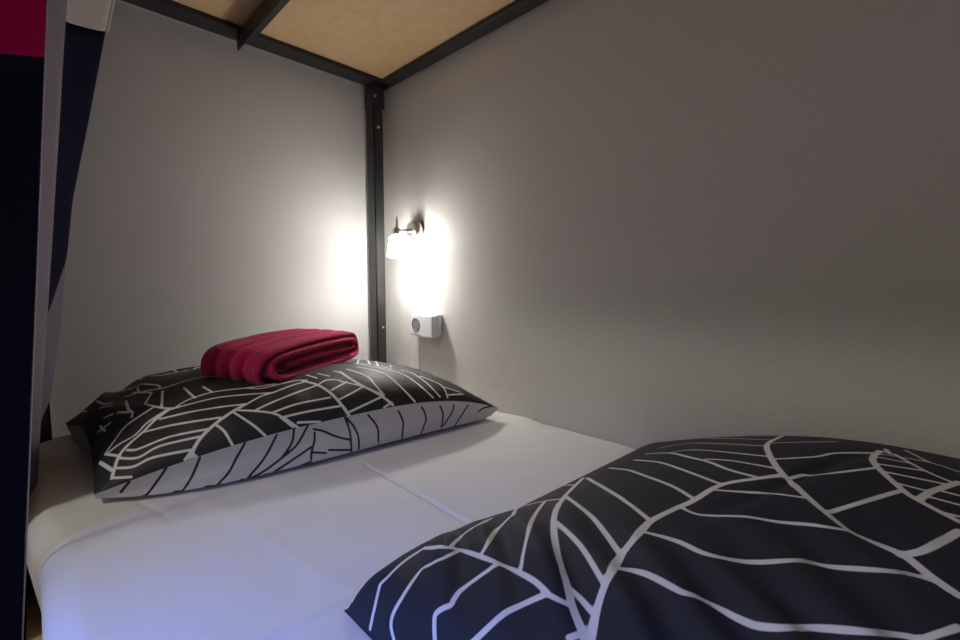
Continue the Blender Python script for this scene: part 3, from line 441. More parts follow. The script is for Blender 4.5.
  (0.0021, [(-0.2173, -1.1228, 0.0887), (-0.2087, -1.1295, 0.0906), (-0.2043, -1.1350, 0.0924), (-0.2040, -1.1429, 0.0952), (-0.2075, -1.1523, 0.0989), (-0.2131, -1.1628, 0.1030), (-0.2209, -1.1754, 0.1078), (-0.2305, -1.1905, 0.1134), (-0.2369, -1.2007, 0.1170), (-0.2423, -1.2103, 0.1202), (-0.2483, -1.2215, 0.1237), (-0.2533, -1.2321, 0.1268), (-0.2574, -1.2417, 0.1294), (-0.2607, -1.2508, 0.1317), (-0.2643, -1.2626, 0.1346)]),
  (0.0021, [(-0.1299, -1.0683, 0.0595), (-0.1265, -1.0772, 0.0629), (-0.1179, -1.0879, 0.0663), (-0.1123, -1.1034, 0.0716), (-0.1160, -1.1151, 0.0762), (-0.1188, -1.1261, 0.0804), (-0.1325, -1.1439, 0.0882), (-0.1443, -1.1603, 0.0951), (-0.1557, -1.1737, 0.1009), (-0.1657, -1.1862, 0.1061), (-0.1744, -1.1979, 0.1109), (-0.1823, -1.2085, 0.1150), (-0.1891, -1.2184, 0.1188), (-0.1947, -1.2278, 0.1221), (-0.1994, -1.2370, 0.1252), (-0.2032, -1.2457, 0.1279)]),
  (0.0021, [(-0.0497, -1.1191, 0.0695), (-0.0558, -1.1291, 0.0736), (-0.0634, -1.1426, 0.0789), (-0.0724, -1.1580, 0.0849), (-0.0831, -1.1736, 0.0912), (-0.0978, -1.1913, 0.0986), (-0.1143, -1.2104, 0.1067), (-0.1276, -1.2266, 0.1133), (-0.1350, -1.2370, 0.1172)]),
  (0.0034, [(-0.0555, -1.2359, 0.1039), (-0.1157, -1.2391, 0.1148), (-0.1688, -1.2417, 0.1231), (-0.2129, -1.2487, 0.1295), (-0.2525, -1.2602, 0.1339), (-0.2741, -1.2676, 0.1356), (-0.2943, -1.2753, 0.1368), (-0.3115, -1.2829, 0.1376), (-0.3236, -1.2902, 0.1370), (-0.3298, -1.2972, 0.1344), (-0.3509, -1.3067, 0.1379), (-0.3628, -1.3139, 0.1384), (-0.3716, -1.3200, 0.1383), (-0.3795, -1.3255, 0.1382), (-0.3867, -1.3307, 0.1381), (-0.3937, -1.3359, 0.1381), (-0.4005, -1.3411, 0.1380), (-0.4071, -1.3463, 0.1379), (-0.4125, -1.3512, 0.1376), (-0.4160, -1.3555, 0.1370), (-0.4171, -1.3590, 0.1362), (-0.4167, -1.3621, 0.1352), (-0.4158, -1.3653, 0.1342), (-0.4154, -1.3692, 0.1333), (-0.4156, -1.3742, 0.1326), (-0.4163, -1.3797, 0.1322), (-0.4181, -1.3853, 0.1321), (-0.4209, -1.3902, 0.1320), (-0.4246, -1.3943, 0.1317), (-0.4289, -1.3979, 0.1312), (-0.4333, -1.4014, 0.1307), (-0.4375, -1.4050, 0.1303), (-0.4418, -1.4091, 0.1300), (-0.4461, -1.4135, 0.1297), (-0.4500, -1.4174, 0.1295), (-0.4533, -1.4199, 0.1297)]),
  (0.0037, [(-0.3235, -1.2887, 0.1372), (-0.3316, -1.2821, 0.1364), (-0.3371, -1.2773, 0.1357), (-0.3434, -1.2718, 0.1347), (-0.3504, -1.2650, 0.1333), (-0.3580, -1.2569, 0.1315), (-0.3670, -1.2489, 0.1297), (-0.3777, -1.2427, 0.1283), (-0.3910, -1.2389, 0.1275), (-0.4054, -1.2365, 0.1267), (-0.4188, -1.2345, 0.1257), (-0.4295, -1.2322, 0.1246), (-0.4374, -1.2296, 0.1236), (-0.4437, -1.2270, 0.1227), (-0.4495, -1.2245, 0.1218), (-0.4586, -1.2232, 0.1223), (-0.4686, -1.2220, 0.1229), (-0.4780, -1.2205, 0.1232), (-0.4868, -1.2192, 0.1232), (-0.4953, -1.2183, 0.1231), (-0.5032, -1.2183, 0.1232), (-0.5208, -1.2205, 0.1248), (-0.5324, -1.2224, 0.1260), (-0.5422, -1.2228, 0.1248), (-0.5499, -1.2217, 0.1213), (-0.5583, -1.2211, 0.1180), (-0.5720, -1.2239, 0.1187), (-0.5876, -1.2286, 0.1218), (-0.5957, -1.2299, 0.1202), (-0.6013, -1.2302, 0.1165), (-0.6062, -1.2303, 0.1118), (-0.6123, -1.2312, 0.1064), (-0.6160, -1.2321, 0.1037), (-0.6199, -1.2332, 0.1013), (-0.6237, -1.2345, 0.0995), (-0.6277, -1.2358, 0.0978), (-0.6333, -1.2377, 0.0959)]),
  (0.0024, [(-0.6088, -1.2020, 0.1065), (-0.6089, -1.2076, 0.1044), (-0.6095, -1.2115, 0.1035), (-0.6105, -1.2153, 0.1030), (-0.6117, -1.2190, 0.1027), (-0.6133, -1.2228, 0.1025), (-0.6159, -1.2286, 0.1025)]),
  (0.0021, [(-0.6264, -1.1930, 0.1046), (-0.6268, -1.1987, 0.1055), (-0.6266, -1.2038, 0.1058), (-0.6255, -1.2083, 0.1053), (-0.6236, -1.2121, 0.1041)]),
  (0.0024, [(-0.6427, -1.2265, 0.0963), (-0.6389, -1.2287, 0.0969), (-0.6347, -1.2307, 0.0971), (-0.6304, -1.2326, 0.0972)]),
  (0.0021, [(-0.3942, -1.2423, 0.1280), (-0.3931, -1.2472, 0.1289), (-0.3914, -1.2541, 0.1301), (-0.3889, -1.2616, 0.1311), (-0.3854, -1.2684, 0.1316), (-0.3808, -1.2745, 0.1317), (-0.3759, -1.2806, 0.1317), (-0.3739, -1.2874, 0.1327), (-0.3780, -1.2950, 0.1360), (-0.3787, -1.3022, 0.1377), (-0.3771, -1.3091, 0.1383), (-0.3748, -1.3149, 0.1384), (-0.3727, -1.3189, 0.1383)]),
  (0.0021, [(-0.4464, -1.2272, 0.1225), (-0.4519, -1.2358, 0.1238), (-0.4548, -1.2419, 0.1248), (-0.4542, -1.2481, 0.1251), (-0.4498, -1.2554, 0.1254), (-0.4465, -1.2649, 0.1275), (-0.4456, -1.2699, 0.1289), (-0.4442, -1.2747, 0.1301), (-0.4407, -1.2830, 0.1314), (-0.4376, -1.2898, 0.1316), (-0.4348, -1.2959, 0.1315), (-0.4322, -1.3017, 0.1313), (-0.4298, -1.3077, 0.1315), (-0.4279, -1.3139, 0.1324), (-0.4268, -1.3202, 0.1338), (-0.4263, -1.3265, 0.1355), (-0.4264, -1.3328, 0.1371), (-0.4266, -1.3394, 0.1386), (-0.4257, -1.3462, 0.1395), (-0.4219, -1.3518, 0.1389), (-0.4160, -1.3555, 0.1370)]),
  (0.0026, [(-0.5226, -1.2205, 0.1250), (-0.5197, -1.2273, 0.1246), (-0.5181, -1.2319, 0.1245), (-0.5173, -1.2365, 0.1247), (-0.5173, -1.2409, 0.1252), (-0.5177, -1.2454, 0.1259), (-0.5184, -1.2500, 0.1267), (-0.5195, -1.2552, 0.1275), (-0.5214, -1.2606, 0.1283), (-0.5237, -1.2663, 0.1291), (-0.5259, -1.2723, 0.1300), (-0.5270, -1.2787, 0.1309), (-0.5262, -1.2855, 0.1315), (-0.5217, -1.2919, 0.1304), (-0.5155, -1.2983, 0.1290), (-0.5117, -1.3054, 0.1295), (-0.5102, -1.3092, 0.1305), (-0.5093, -1.3131, 0.1317), (-0.5082, -1.3171, 0.1334), (-0.5072, -1.3211, 0.1351), (-0.5061, -1.3249, 0.1366), (-0.5043, -1.3285, 0.1377), (-0.4979, -1.3345, 0.1376), (-0.4850, -1.3381, 0.1325), (-0.4759, -1.3413, 0.1285), (-0.4722, -1.3456, 0.1272), (-0.4701, -1.3516, 0.1276), (-0.4693, -1.3559, 0.1287), (-0.4692, -1.3602, 0.1302), (-0.4692, -1.3651, 0.1321), (-0.4693, -1.3700, 0.1340), (-0.4690, -1.3748, 0.1357), (-0.4679, -1.3795, 0.1370), (-0.4661, -1.3833, 0.1374), (-0.4617, -1.3871, 0.1367), (-0.4473, -1.3932, 0.1312), (-0.4430, -1.3987, 0.1299), (-0.4421, -1.4030, 0.1297), (-0.4418, -1.4061, 0.1298)]),
  (0.0026, [(-0.5807, -1.2286, 0.1207), (-0.5763, -1.2309, 0.1190), (-0.5725, -1.2355, 0.1184), (-0.5719, -1.2424, 0.1200), (-0.5732, -1.2499, 0.1222), (-0.5756, -1.2577, 0.1241), (-0.5784, -1.2659, 0.1257), (-0.5807, -1.2733, 0.1268), (-0.5819, -1.2791, 0.1274), (-0.5818, -1.2825, 0.1277), (-0.5797, -1.2864, 0.1273), (-0.5772, -1.2894, 0.1258), (-0.5731, -1.2942, 0.1226), (-0.5719, -1.2975, 0.1215), (-0.5717, -1.3011, 0.1210), (-0.5720, -1.3049, 0.1210), (-0.5728, -1.3088, 0.1212), (-0.5745, -1.3153, 0.1222), (-0.5757, -1.3197, 0.1231), (-0.5766, -1.3230, 0.1240), (-0.5772, -1.3264, 0.1252), (-0.5775, -1.3309, 0.1271), (-0.5772, -1.3366, 0.1297), (-0.5763, -1.3397, 0.1310), (-0.5744, -1.3426, 0.1316), (-0.5689, -1.3454, 0.1300), (-0.5588, -1.3475, 0.1256), (-0.5549, -1.3509, 0.1252), (-0.5534, -1.3547, 0.1263), (-0.5529, -1.3577, 0.1275), (-0.5526, -1.3607, 0.1288), (-0.5525, -1.3637, 0.1301), (-0.5524, -1.3670, 0.1316), (-0.5521, -1.3703, 0.1330), (-0.5516, -1.3735, 0.1342), (-0.5507, -1.3765, 0.1351), (-0.5489, -1.3795, 0.1354), (-0.5449, -1.3823, 0.1343), (-0.5338, -1.3855, 0.1293), (-0.5274, -1.3890, 0.1272), (-0.5244, -1.3938, 0.1272), (-0.5238, -1.3970, 0.1278), (-0.5240, -1.4008, 0.1288)]),
  (0.0026, [(-0.5247, -1.4008, 0.1286), (-0.5224, -1.4033, 0.1299), (-0.5202, -1.4058, 0.1312), (-0.5177, -1.4082, 0.1324), (-0.5149, -1.4107, 0.1335), (-0.5116, -1.4132, 0.1342), (-0.5076, -1.4157, 0.1346), (-0.5030, -1.4183, 0.1347)]),
  (0.0021, [(-0.2731, -1.2708, 0.1363), (-0.2693, -1.2779, 0.1377), (-0.2632, -1.2881, 0.1395), (-0.2556, -1.2984, 0.1412), (-0.2479, -1.3066, 0.1422), (-0.2408, -1.3114, 0.1427), (-0.2264, -1.3174, 0.1429), (-0.2184, -1.3222, 0.1429), (-0.2077, -1.3300, 0.1425), (-0.1932, -1.3396, 0.1411), (-0.1791, -1.3488, 0.1396), (-0.1694, -1.3552, 0.1387)]),
  (0.0021, [(-0.3223, -1.2963, 0.1358), (-0.3145, -1.3002, 0.1363), (-0.3052, -1.3051, 0.1367), (-0.3026, -1.3096, 0.1368), (-0.3006, -1.3148, 0.1382), (-0.3009, -1.3203, 0.1408), (-0.2982, -1.3254, 0.1423), (-0.2911, -1.3318, 0.1433), (-0.2829, -1.3382, 0.1439), (-0.2743, -1.3445, 0.1444), (-0.2651, -1.3507, 0.1447), (-0.2515, -1.3593, 0.1449)]),
  (0.0026, [(-0.3884, -1.3389, 0.1372), (-0.3790, -1.3426, 0.1371), (-0.3724, -1.3466, 0.1382), (-0.3668, -1.3507, 0.1395), (-0.3611, -1.3547, 0.1409), (-0.3542, -1.3587, 0.1418), (-0.3450, -1.3626, 0.1419), (-0.3344, -1.3666, 0.1416), (-0.3243, -1.3706, 0.1415), (-0.3146, -1.3751, 0.1418), (-0.3051, -1.3797, 0.1423), (-0.2971, -1.3839, 0.1424)]),
  (0.0021, [(-0.1746, -1.2442, 0.1245), (-0.1730, -1.2515, 0.1262), (-0.1694, -1.2615, 0.1282), (-0.1639, -1.2721, 0.1300), (-0.1575, -1.2816, 0.1311), (-0.1505, -1.2902, 0.1317), (-0.1419, -1.2989, 0.1319), (-0.1324, -1.3062, 0.1315), (-0.1243, -1.3112, 0.1308)]),
  (0.0034, [(-0.1491, -1.3590, 0.1368), (-0.1786, -1.3555, 0.1395), (-0.2168, -1.3556, 0.1441), (-0.2395, -1.3598, 0.1449), (-0.2547, -1.3653, 0.1446), (-0.2715, -1.3725, 0.1440), (-0.2863, -1.3796, 0.1431), (-0.2968, -1.3852, 0.1424), (-0.3028, -1.3889, 0.1418), (-0.3089, -1.3946, 0.1412), (-0.3124, -1.3986, 0.1407), (-0.3175, -1.4047, 0.1401), (-0.3205, -1.4083, 0.1397), (-0.3233, -1.4118, 0.1394), (-0.3284, -1.4183, 0.1387), (-0.3319, -1.4226, 0.1383)]),
  (0.0034, [(-0.4209, -1.3879, 0.1318), (-0.4167, -1.3933, 0.1334), (-0.4137, -1.3971, 0.1349), (-0.4091, -1.4011, 0.1366), (-0.3994, -1.4060, 0.1380), (-0.3796, -1.4121, 0.1370), (-0.3617, -1.4180, 0.1369), (-0.3507, -1.4222, 0.1374)]),
  (0.0033, [(-0.3087, -1.3962, 0.1411), (-0.2973, -1.3985, 0.1413), (-0.2784, -1.4034, 0.1413), (-0.2652, -1.4082, 0.1412), (-0.2488, -1.4146, 0.1410), (-0.2324, -1.4209, 0.1406), (-0.2194, -1.4255, 0.1399)]),
  (0.0021, [(-0.1716, -1.3594, 0.1391), (-0.1740, -1.3673, 0.1405), (-0.1737, -1.3721, 0.1407), (-0.1711, -1.3787, 0.1403), (-0.1668, -1.3868, 0.1395), (-0.1626, -1.3952, 0.1385), (-0.1604, -1.4029, 0.1377), (-0.1617, -1.4100, 0.1373), (-0.1652, -1.4170, 0.1370), (-0.1690, -1.4229, 0.1368), (-0.1714, -1.4269, 0.1367)]),
  (0.0021, [(-0.2004, -1.3610, 0.1431), (-0.2003, -1.3669, 0.1432), (-0.1989, -1.3727, 0.1430), (-0.1972, -1.3784, 0.1426), (-0.1952, -1.3841, 0.1422)]),
  (0.0021, [(-0.2326, -1.3622, 0.1448), (-0.2304, -1.3677, 0.1446), (-0.2279, -1.3732, 0.1444), (-0.2252, -1.3786, 0.1440), (-0.2223, -1.3840, 0.1436), (-0.2192, -1.3893, 0.1431), (-0.2160, -1.3946, 0.1426), (-0.2125, -1.3999, 0.1420)]),
  (0.0021, [(-0.2551, -1.3694, 0.1445), (-0.2541, -1.3741, 0.1442), (-0.2529, -1.3787, 0.1440), (-0.2517, -1.3833, 0.1437), (-0.2503, -1.3878, 0.1434), (-0.2489, -1.3923, 0.1430), (-0.2475, -1.3968, 0.1426), (-0.2460, -1.4012, 0.1423), (-0.2445, -1.4055, 0.1419), (-0.2430, -1.4099, 0.1415), (-0.2415, -1.4142, 0.1412)]),
  (0.0021, [(-0.2807, -1.3816, 0.1432), (-0.2800, -1.3864, 0.1428), (-0.2793, -1.3912, 0.1424), (-0.2786, -1.3959, 0.1420), (-0.2778, -1.4006, 0.1416)]),
  (0.0024, [(-0.1564, -1.3714, 0.1383), (-0.1731, -1.3771, 0.1405), (-0.1890, -1.3846, 0.1417), (-0.2025, -1.3923, 0.1421), (-0.2119, -1.3991, 0.1421), (-0.2181, -1.4051, 0.1417), (-0.2230, -1.4112, 0.1413), (-0.2267, -1.4163, 0.1409), (-0.2292, -1.4198, 0.1406)]),
  (0.0021, [(-0.0864, -1.3794, 0.1270), (-0.1130, -1.3859, 0.1317), (-0.1339, -1.3919, 0.1349), (-0.1485, -1.3975, 0.1366), (-0.1604, -1.4029, 0.1377)]),
  (0.0021, [(-0.2660, -1.4104, 0.1410), (-0.2653, -1.4151, 0.1406), (-0.2646, -1.4197, 0.1402), (-0.2639, -1.4243, 0.1398)]),
  (0.0021, [(-0.2923, -1.4035, 0.1410), (-0.2918, -1.4076, 0.1406), (-0.2913, -1.4117, 0.1402), (-0.2907, -1.4157, 0.1399), (-0.2903, -1.4197, 0.1396), (-0.2898, -1.4236, 0.1392)]),
  (0.0026, [(-0.1248, -1.3621, 0.1339), (-0.1609, -1.3685, 0.1387)]),
  (0.0021, [(-0.3220, -1.4109, 0.1395), (-0.3212, -1.4149, 0.1392), (-0.3203, -1.4189, 0.1389), (-0.3193, -1.4229, 0.1386)]),
  (0.0030, [(-0.0190, -1.5196, 0.1056), (-0.0412, -1.5196, 0.1145), (-0.0600, -1.5164, 0.1180), (-0.0787, -1.5164, 0.1205), (-0.1001, -1.5164, 0.1233), (-0.1213, -1.5132, 0.1259), (-0.1393, -1.5132, 0.1278), (-0.1599, -1.5132, 0.1299), (-0.1803, -1.5100, 0.1318), (-0.2004, -1.5100, 0.1332), (-0.2202, -1.5164, 0.1340), (-0.2398, -1.5228, 0.1342), (-0.2590, -1.5293, 0.1339), (-0.2806, -1.5358, 0.1336), (-0.2991, -1.5423, 0.1334), (-0.3200, -1.5489, 0.1331), (-0.3404, -1.5522, 0.1329), (-0.3604, -1.5588, 0.1327), (-0.3775, -1.5687, 0.1325), (-0.3944, -1.5787, 0.1323), (-0.4132, -1.5887, 0.1318), (-0.4293, -1.5988, 0.1310), (-0.4472, -1.6090, 0.1296), (-0.4647, -1.6192, 0.1305), (-0.4817, -1.6294, 0.1313), (-0.5003, -1.6397, 0.1314)]),
  (0.0024, [(-0.2004, -1.5100, 0.1332), (-0.2061, -1.5326, 0.1327), (-0.2118, -1.5522, 0.1325), (-0.2174, -1.5753, 0.1323), (-0.2230, -1.5954, 0.1322), (-0.2286, -1.6158, 0.1321), (-0.2342, -1.6397, 0.1320), (-0.2398, -1.6605, 0.1318)]),
  (0.0024, [(-0.3604, -1.5588, 0.1327), (-0.3629, -1.5787, 0.1326), (-0.3678, -1.5988, 0.1325), (-0.3727, -1.6192, 0.1325), (-0.3751, -1.6397, 0.1324), (-0.3800, -1.6605, 0.1324)]),
  (0.0024, [(-0.1001, -1.5164, 0.1233), (-0.1001, -1.5358, 0.1229), (-0.1001, -1.5555, 0.1227), (-0.1001, -1.5787, 0.1225), (-0.1001, -1.5988, 0.1225), (-0.1001, -1.6192, 0.1225), (-0.1001, -1.6397, 0.1224), (-0.1001, -1.6605, 0.1224)]),
  (0.0030, [(-0.6702, -1.5004, 0.0715), (-0.6492, -1.5004, 0.1000), (-0.6280, -1.5036, 0.1077), (-0.6067, -1.5036, 0.1200), (-0.5848, -1.5036, 0.1272), (-0.5645, -1.5068, 0.1234), (-0.5429, -1.5068, 0.1325), (-0.5221, -1.5100, 0.1310), (-0.5003, -1.5100, 0.1325), (-0.4796, -1.5164, 0.1322), (-0.4604, -1.5228, 0.1307), (-0.4406, -1.5326, 0.1307), (-0.4201, -1.5391, 0.1318), (-0.3991, -1.5456, 0.1325), (-0.3800, -1.5522, 0.1326), (-0.3604, -1.5588, 0.1327)]),
  (0.0024, [(-0.6198, -1.5036, 0.1104), (-0.6170, -1.5261, 0.1170), (-0.6141, -1.5489, 0.1133), (-0.6112, -1.5720, 0.1163), (-0.6082, -1.5921, 0.1252), (-0.6052, -1.6158, 0.1139), (-0.6022, -1.6363, 0.1185), (-0.6006, -1.6605, 0.1239)]),
  (0.0024, [(-0.5392, -1.5100, 0.1326), (-0.5448, -1.5326, 0.1303), (-0.5503, -1.5555, 0.1285), (-0.5557, -1.5787, 0.1303), (-0.5592, -1.5988, 0.1307), (-0.5798, -1.6056, 0.1237), (-0.6006, -1.6123, 0.1156), (-0.6198, -1.6192, 0.1131), (-0.6396, -1.6226, 0.1052), (-0.6599, -1.6294, 0.0862)]),
  (0.0024, [(-0.2991, -1.5391, 0.1334), (-0.3018, -1.5588, 0.1332), (-0.3044, -1.5787, 0.1330), (-0.3044, -1.5988, 0.1329), (-0.3070, -1.6192, 0.1327), (-0.3096, -1.6397, 0.1325), (-0.3096, -1.6605, 0.1322)]),
  (0.0024, [(-0.1511, -1.5164, 0.1289), (-0.1541, -1.5358, 0.1286), (-0.1570, -1.5555, 0.1285), (-0.1599, -1.5787, 0.1284), (-0.1629, -1.5988, 0.1285), (-0.1629, -1.6192, 0.1284), (-0.1658, -1.6397, 0.1285), (-0.1687, -1.6605, 0.1287)]),
 ],
}
#PATTERNS-END

# ------------------------------------------------------------------ pillow
FLc, FRc, BRc, BLc = [np.array(c) for c in ((-.848, -.490, .020), (-.085, -.640, .038), (-.085, -.125, .03), (-.862, -.03, .036))]
def pillow_surface(top, n=520):
    u = np.sin(np.linspace(-1, 1, n) * PI / 2)
    t = np.linspace(-1, 1, 300 if top else 240)
    v = np.sin(t * PI / 2) if top else np.sign(t) * (1 - (1 - np.abs(t)) ** 3)
    U, V = np.meshgrid(u, v)
    au, av = np.abs(U), np.abs(V)
    # plan: sides curve in a little between the corners, the heavy front side bellies out
    Us = U * (1 - .035 * (1 - V ** 2) * au ** 2); Vs = V * (1 + np.where(V < 0, .05 - .035 * U, -.05) * (1 - U ** 2) * av ** 2)
    prod = np.clip((1 - au ** 2.4) * (1 - av ** 2.4), 0, 1)
    a = (Us + 1) / 2; b = (Vs + 1) / 2
    def bil(k): return ((1 - a) * (1 - b)) * FLc[k] + a * (1 - b) * FRc[k] + a * b * BRc[k] + (1 - a) * b * BLc[k]
    X, Y, S = bil(0), bil(1), bil(2)
    S = S + (.054 + .012 * U) * (1 - np.abs(U) ** 2.6) * av ** 2 + .036 * (1 - V ** 2) * au ** 2 * (1 - av ** 2) + .026 * (1 - au ** 2) * (1 - av ** 2)
    if top:
        H = .104 * prod ** .55 * (1 - .22 * np.clip((U + .1) / 1.1, 0, 1) ** 2)
        H = H * (1 + .12 * np.exp(-((U + .8) / .3) ** 2))
        H = H * (1 - .10 * np.exp(-(((X + .40) / .17) ** 2 + ((Y + .27) / .13) ** 2)))
        w = .0035 * fbm(X, Y, 22, 5.0, 2) * np.clip(prod * 3, 0, 1)
        left = np.exp(-((X + .82) / .09) ** 2)
        w += .006 * left * np.sin((X * 60 + Y * 26) + 2 * np.sin(Y * 15)) * np.clip(prod * 4, 0, 1)
        w += .006 * np.exp(-((X + .800 - .12 * (Y + .15)) / .012) ** 2) * np.exp(-((Y + .13) / .10) ** 2) * np.clip(prod * 6, 0, 1)
        w -= .005 * np.exp(-((X + .772 - .12 * (Y + .15)) / .014) ** 2) * np.exp(-((Y + .15) / .11) ** 2) * np.clip(prod * 6, 0, 1)
        w += .007 * np.exp(-((Y + .13 - .15 * (X + .6)) / .018) ** 2) * np.exp(-((X + .62) / .14) ** 2)
        w += -.005 * np.exp(-((Y + .165 - .15 * (X + .6)) / .012) ** 2) * np.exp(-((X + .62) / .14) ** 2)
        frt = np.clip((-V - .45) / .35, 0, 1)
        w += .0012 * np.sin(X * 95 + 3 * np.sin(X * 9)) * frt * np.clip(prod * 5, 0, 1)
        Z = S + H + w
    else:
        Hb = .17 * prod ** .40
        Z = S - Hb
        rho = np.maximum(au, av)
        bump = np.exp(-((rho - .955) / .035) ** 2) * np.clip((1 - rho) / .012, 0, 1)
        Y = Y - .036 * bump * (V < 0) * (av >= au) * (1 - np.clip(au / np.maximum(av, 1e-6), 0, 1) ** 4) * np.clip(.72 - .75 * U, 0, 1.5)
        Y = Y + .02 * bump * (V > 0) * (av >= au) * (1 - np.clip(au / np.maximum(av, 1e-6), 0, 1) ** 4)
        lo = .0055
        Z = np.where(Z < lo + .012, lo + .012 * np.exp((Z - lo - .012) / .012), Z)
    return np.stack([X, Y, Z], 2)
pil = empty('pillow', (-.47, -.3, .004), 'plump pillow with charcoal white-lined top and white underside, below a folded towel', 'pillow')
PT = pillow_surface(True); PB = pillow_surface(False)
grid_obj('pillow_top_cover', PT, M['print_dark'], pil, {'print': line_dist(PT, PAT['pillow_top'])})['label'] = 'charcoal cloth with thin white branching lines'
grid_obj('pillow_underside_cover', PB, M['print_light'], pil, {'print': line_dist(PB, PAT['pillow_bottom'])}, flip=True)['label'] = 'white cloth with thin black curved lines'

# ------------------------------------------------------------------ duvet
DX0, DY0 = -.686, -.978
def duvet_height(x, y):
    tx = np.clip((x - DX0) / .30, 0, 1); ty = np.clip((DY0 - y) / .34, 0, 1)
    kx = np.clip((x - DX0) / .03, 0, 1); ky = np.clip((DY0 - y) / .03, 0, 1)
    tw = np.clip((-.003 - x) / .05, 0, 1)
    toward_wall = np.clip((x + .50) / .45, 0, 1)
    ty = np.clip((DY0 - y) / (.36 + .10 * toward_wall), 0, 1)
    body = np.sqrt(1 - (1 - tx) ** 2) * (1 - (1 - ty) ** 2) ** (.72 + .16 * toward_wall)
    lip = np.sqrt(1 - (1 - kx) ** 2) * np.sqrt(1 - (1 - ky) ** 2)
    h = .118 + .016 * np.exp(-(((x + .22) / .2) ** 2 + ((y + 1.32) / .14) ** 2))
    h = h + .004 - .024 * np.clip((x + .24) / .24, 0, 1) ** 1.6
    return ((.036 - .026 * np.clip((x + .60) / .15, 0, 1)) * lip + h * body) * (1 - .12 * (1 - tw) ** 2)
def duvet_surface(n=330, m=300):
    s = np.linspace(0, 1, n)
    x = DX0 + (-.003 - DX0) * (s ** 1.55)
    t = np.linspace(0, 1, m); y = DY0 - .70 * (t ** 1.5)
    X, Y = np.meshgrid(x, y)
    H = duvet_height(X, Y)
    e = np.clip((X - DX0) / .05, 0, 1) * np.clip((DY0 - Y) / .05, 0, 1)
    w = .0016 * fbm(X, Y, 13, 7.0, 2) * e
    # folds fanning from the left edge
    lf = np.exp(-((X + .60) / .07) ** 2) * np.clip((X - DX0) / .03, 0, 1)
    w += (.0050 * np.sin((X - Y) * 92 + 1.2 * np.sin(X * 22)) + .0025 * np.sin(Y * 60 - X * 35)) * lf * np.clip((DY0 - .015 - Y) / .06, 0, 1)
    lf2 = np.exp(-((Y + 1.36) / .06) ** 2) * np.exp(-((X + .48) / .10) ** 2)
    w += .006 * lf2 * np.sin((X - Y) * 70)
    w += -.005 * np.exp(-((Y + 1.30 + .35 * (X + .33)) / .010) ** 2) * np.exp(-((X + .30) / .13) ** 2)
    Z = np.maximum(H + w, .006)
    return np.stack([X, Y, Z], 2)
duv = empty('duvet', (-.35, -1.4, .004), 'dark navy duvet with white branching lines, folded across the near end of the bed', 'duvet')
DU = duvet_surface()
grid_obj('duvet_cover', DU, M['print_duvet'], duv, {'print': line_dist(DU, PAT['duvet'])}, flip=True)

# ------------------------------------------------------------------ towel
def towel():
    A = np.array([-.585, -.468]); w = np.array([.90, .436]); a = np.array([-.436, .90])
    W, H, L = .345, .088, .17
    turns = 3.1
    # flattened spiral: list of (w, z, nw, nz)
    pts = []
    r = H / 2
    N = 260
    tot = turns * 2 * PI
    for k in range(N + 1):
        th = tot * k / N                               # 0 outer end
        rr = r * (1 - .86 * (th / tot)) - .0055
        half = (W / 2 - r) * (1 - .10 * th / tot)
        ang = -PI / 2 - th                              # start at bottom going to the left
        cx = half * np.tanh(3.2 * math.cos(ang)) / np.tanh(3.2)
        pts.append((W / 2 + cx + rr * math.cos(ang), H / 2 + rr * math.sin(ang), math.cos(ang), math.sin(ang), th))
    pts = np.array(pts)
    nl = 90
    thick = .0054
    bm = bmesh.new()
    uv = []
    for side in (1, -1):
        rows = []
        for j in range(nl + 1):
            s = j / nl
            band = 1 - sum(h_ * math.exp(-((s - c_) / .05) ** 2) for c_, h_ in ((.30, .8), (.55, 1.0), (.79, .8)))
            endr = math.sqrt(max(.2, 1 - (1 - min(1, s / .035)) ** 2)) * math.sqrt(max(.2, 1 - (1 - min(1, (1 - s) / .035)) ** 2))
            row = []
            for k in range(len(pts)):
                pw, pz, nw, nz, th = pts[k]
                tk = thick * endr
                off = side * tk + .017 * (band - .75) * max(0, 1 - .9 * th / (2 * PI))
                ax = s * L + .010 * math.sin(th * .5 + 1) * (1 - s) + .006 * math.sin(th * 1.7) * (1 - s)
                x = A[0] + w[0] * (pw + nw * off) + a[0] * ax
                y = A[1] + w[1] * (pw + nw * off) + a[1] * ax
                fl = .5 + .5 * pz / H
                z = pz + nz * off
                z += .010 * (s) - .012 * s * s + .004 * math.sin(pw / W * PI) * 1.0
                row.append(bm.verts.new((x, y, z)))
            rows.append(row)
        uv.append(rows)
        for j in range(nl):
            for k in range(len(pts) - 1):
                bm.faces.new((rows[j][k], rows[j][k + 1], rows[j + 1][k + 1], rows[j + 1][k]))
    o_, i_ = uv
    K = len(pts) - 1
    for k in range(K):
        bm.faces.new((o_[0][k], i_[0][k], i_[0][k + 1], o_[0][k + 1]))
        bm.faces.new((o_[nl][k], o_[nl][k + 1], i_[nl][k + 1], i_[nl][k]))
    for j in range(nl):
        bm.faces.new((o_[j][0], o_[j + 1][0], i_[j + 1][0], i_[j][0]))
        bm.faces.new((o_[j][K], i_[j][K], i_[j + 1][K], o_[j + 1][K]))
    for v in bm.verts:
        d = mnoise.noise(v.co * 190) * .0011 + mnoise.noise(v.co * 40) * .0014
        v.co.z += d; v.co.x += d * .5
        # lie along the pillow
        v.co.z += TZ + TSX * (v.co.x + .43) + TSY * (v.co.y + .25)
    o = obj_bm('folded_towel', bm, M['towel'], None, True)
    return tag(o, 'burgundy terry towel, rolled and folded, lying on top of the pillow', 'towel')
TZ, TSX, TSY = .144, .03, .05
towel()

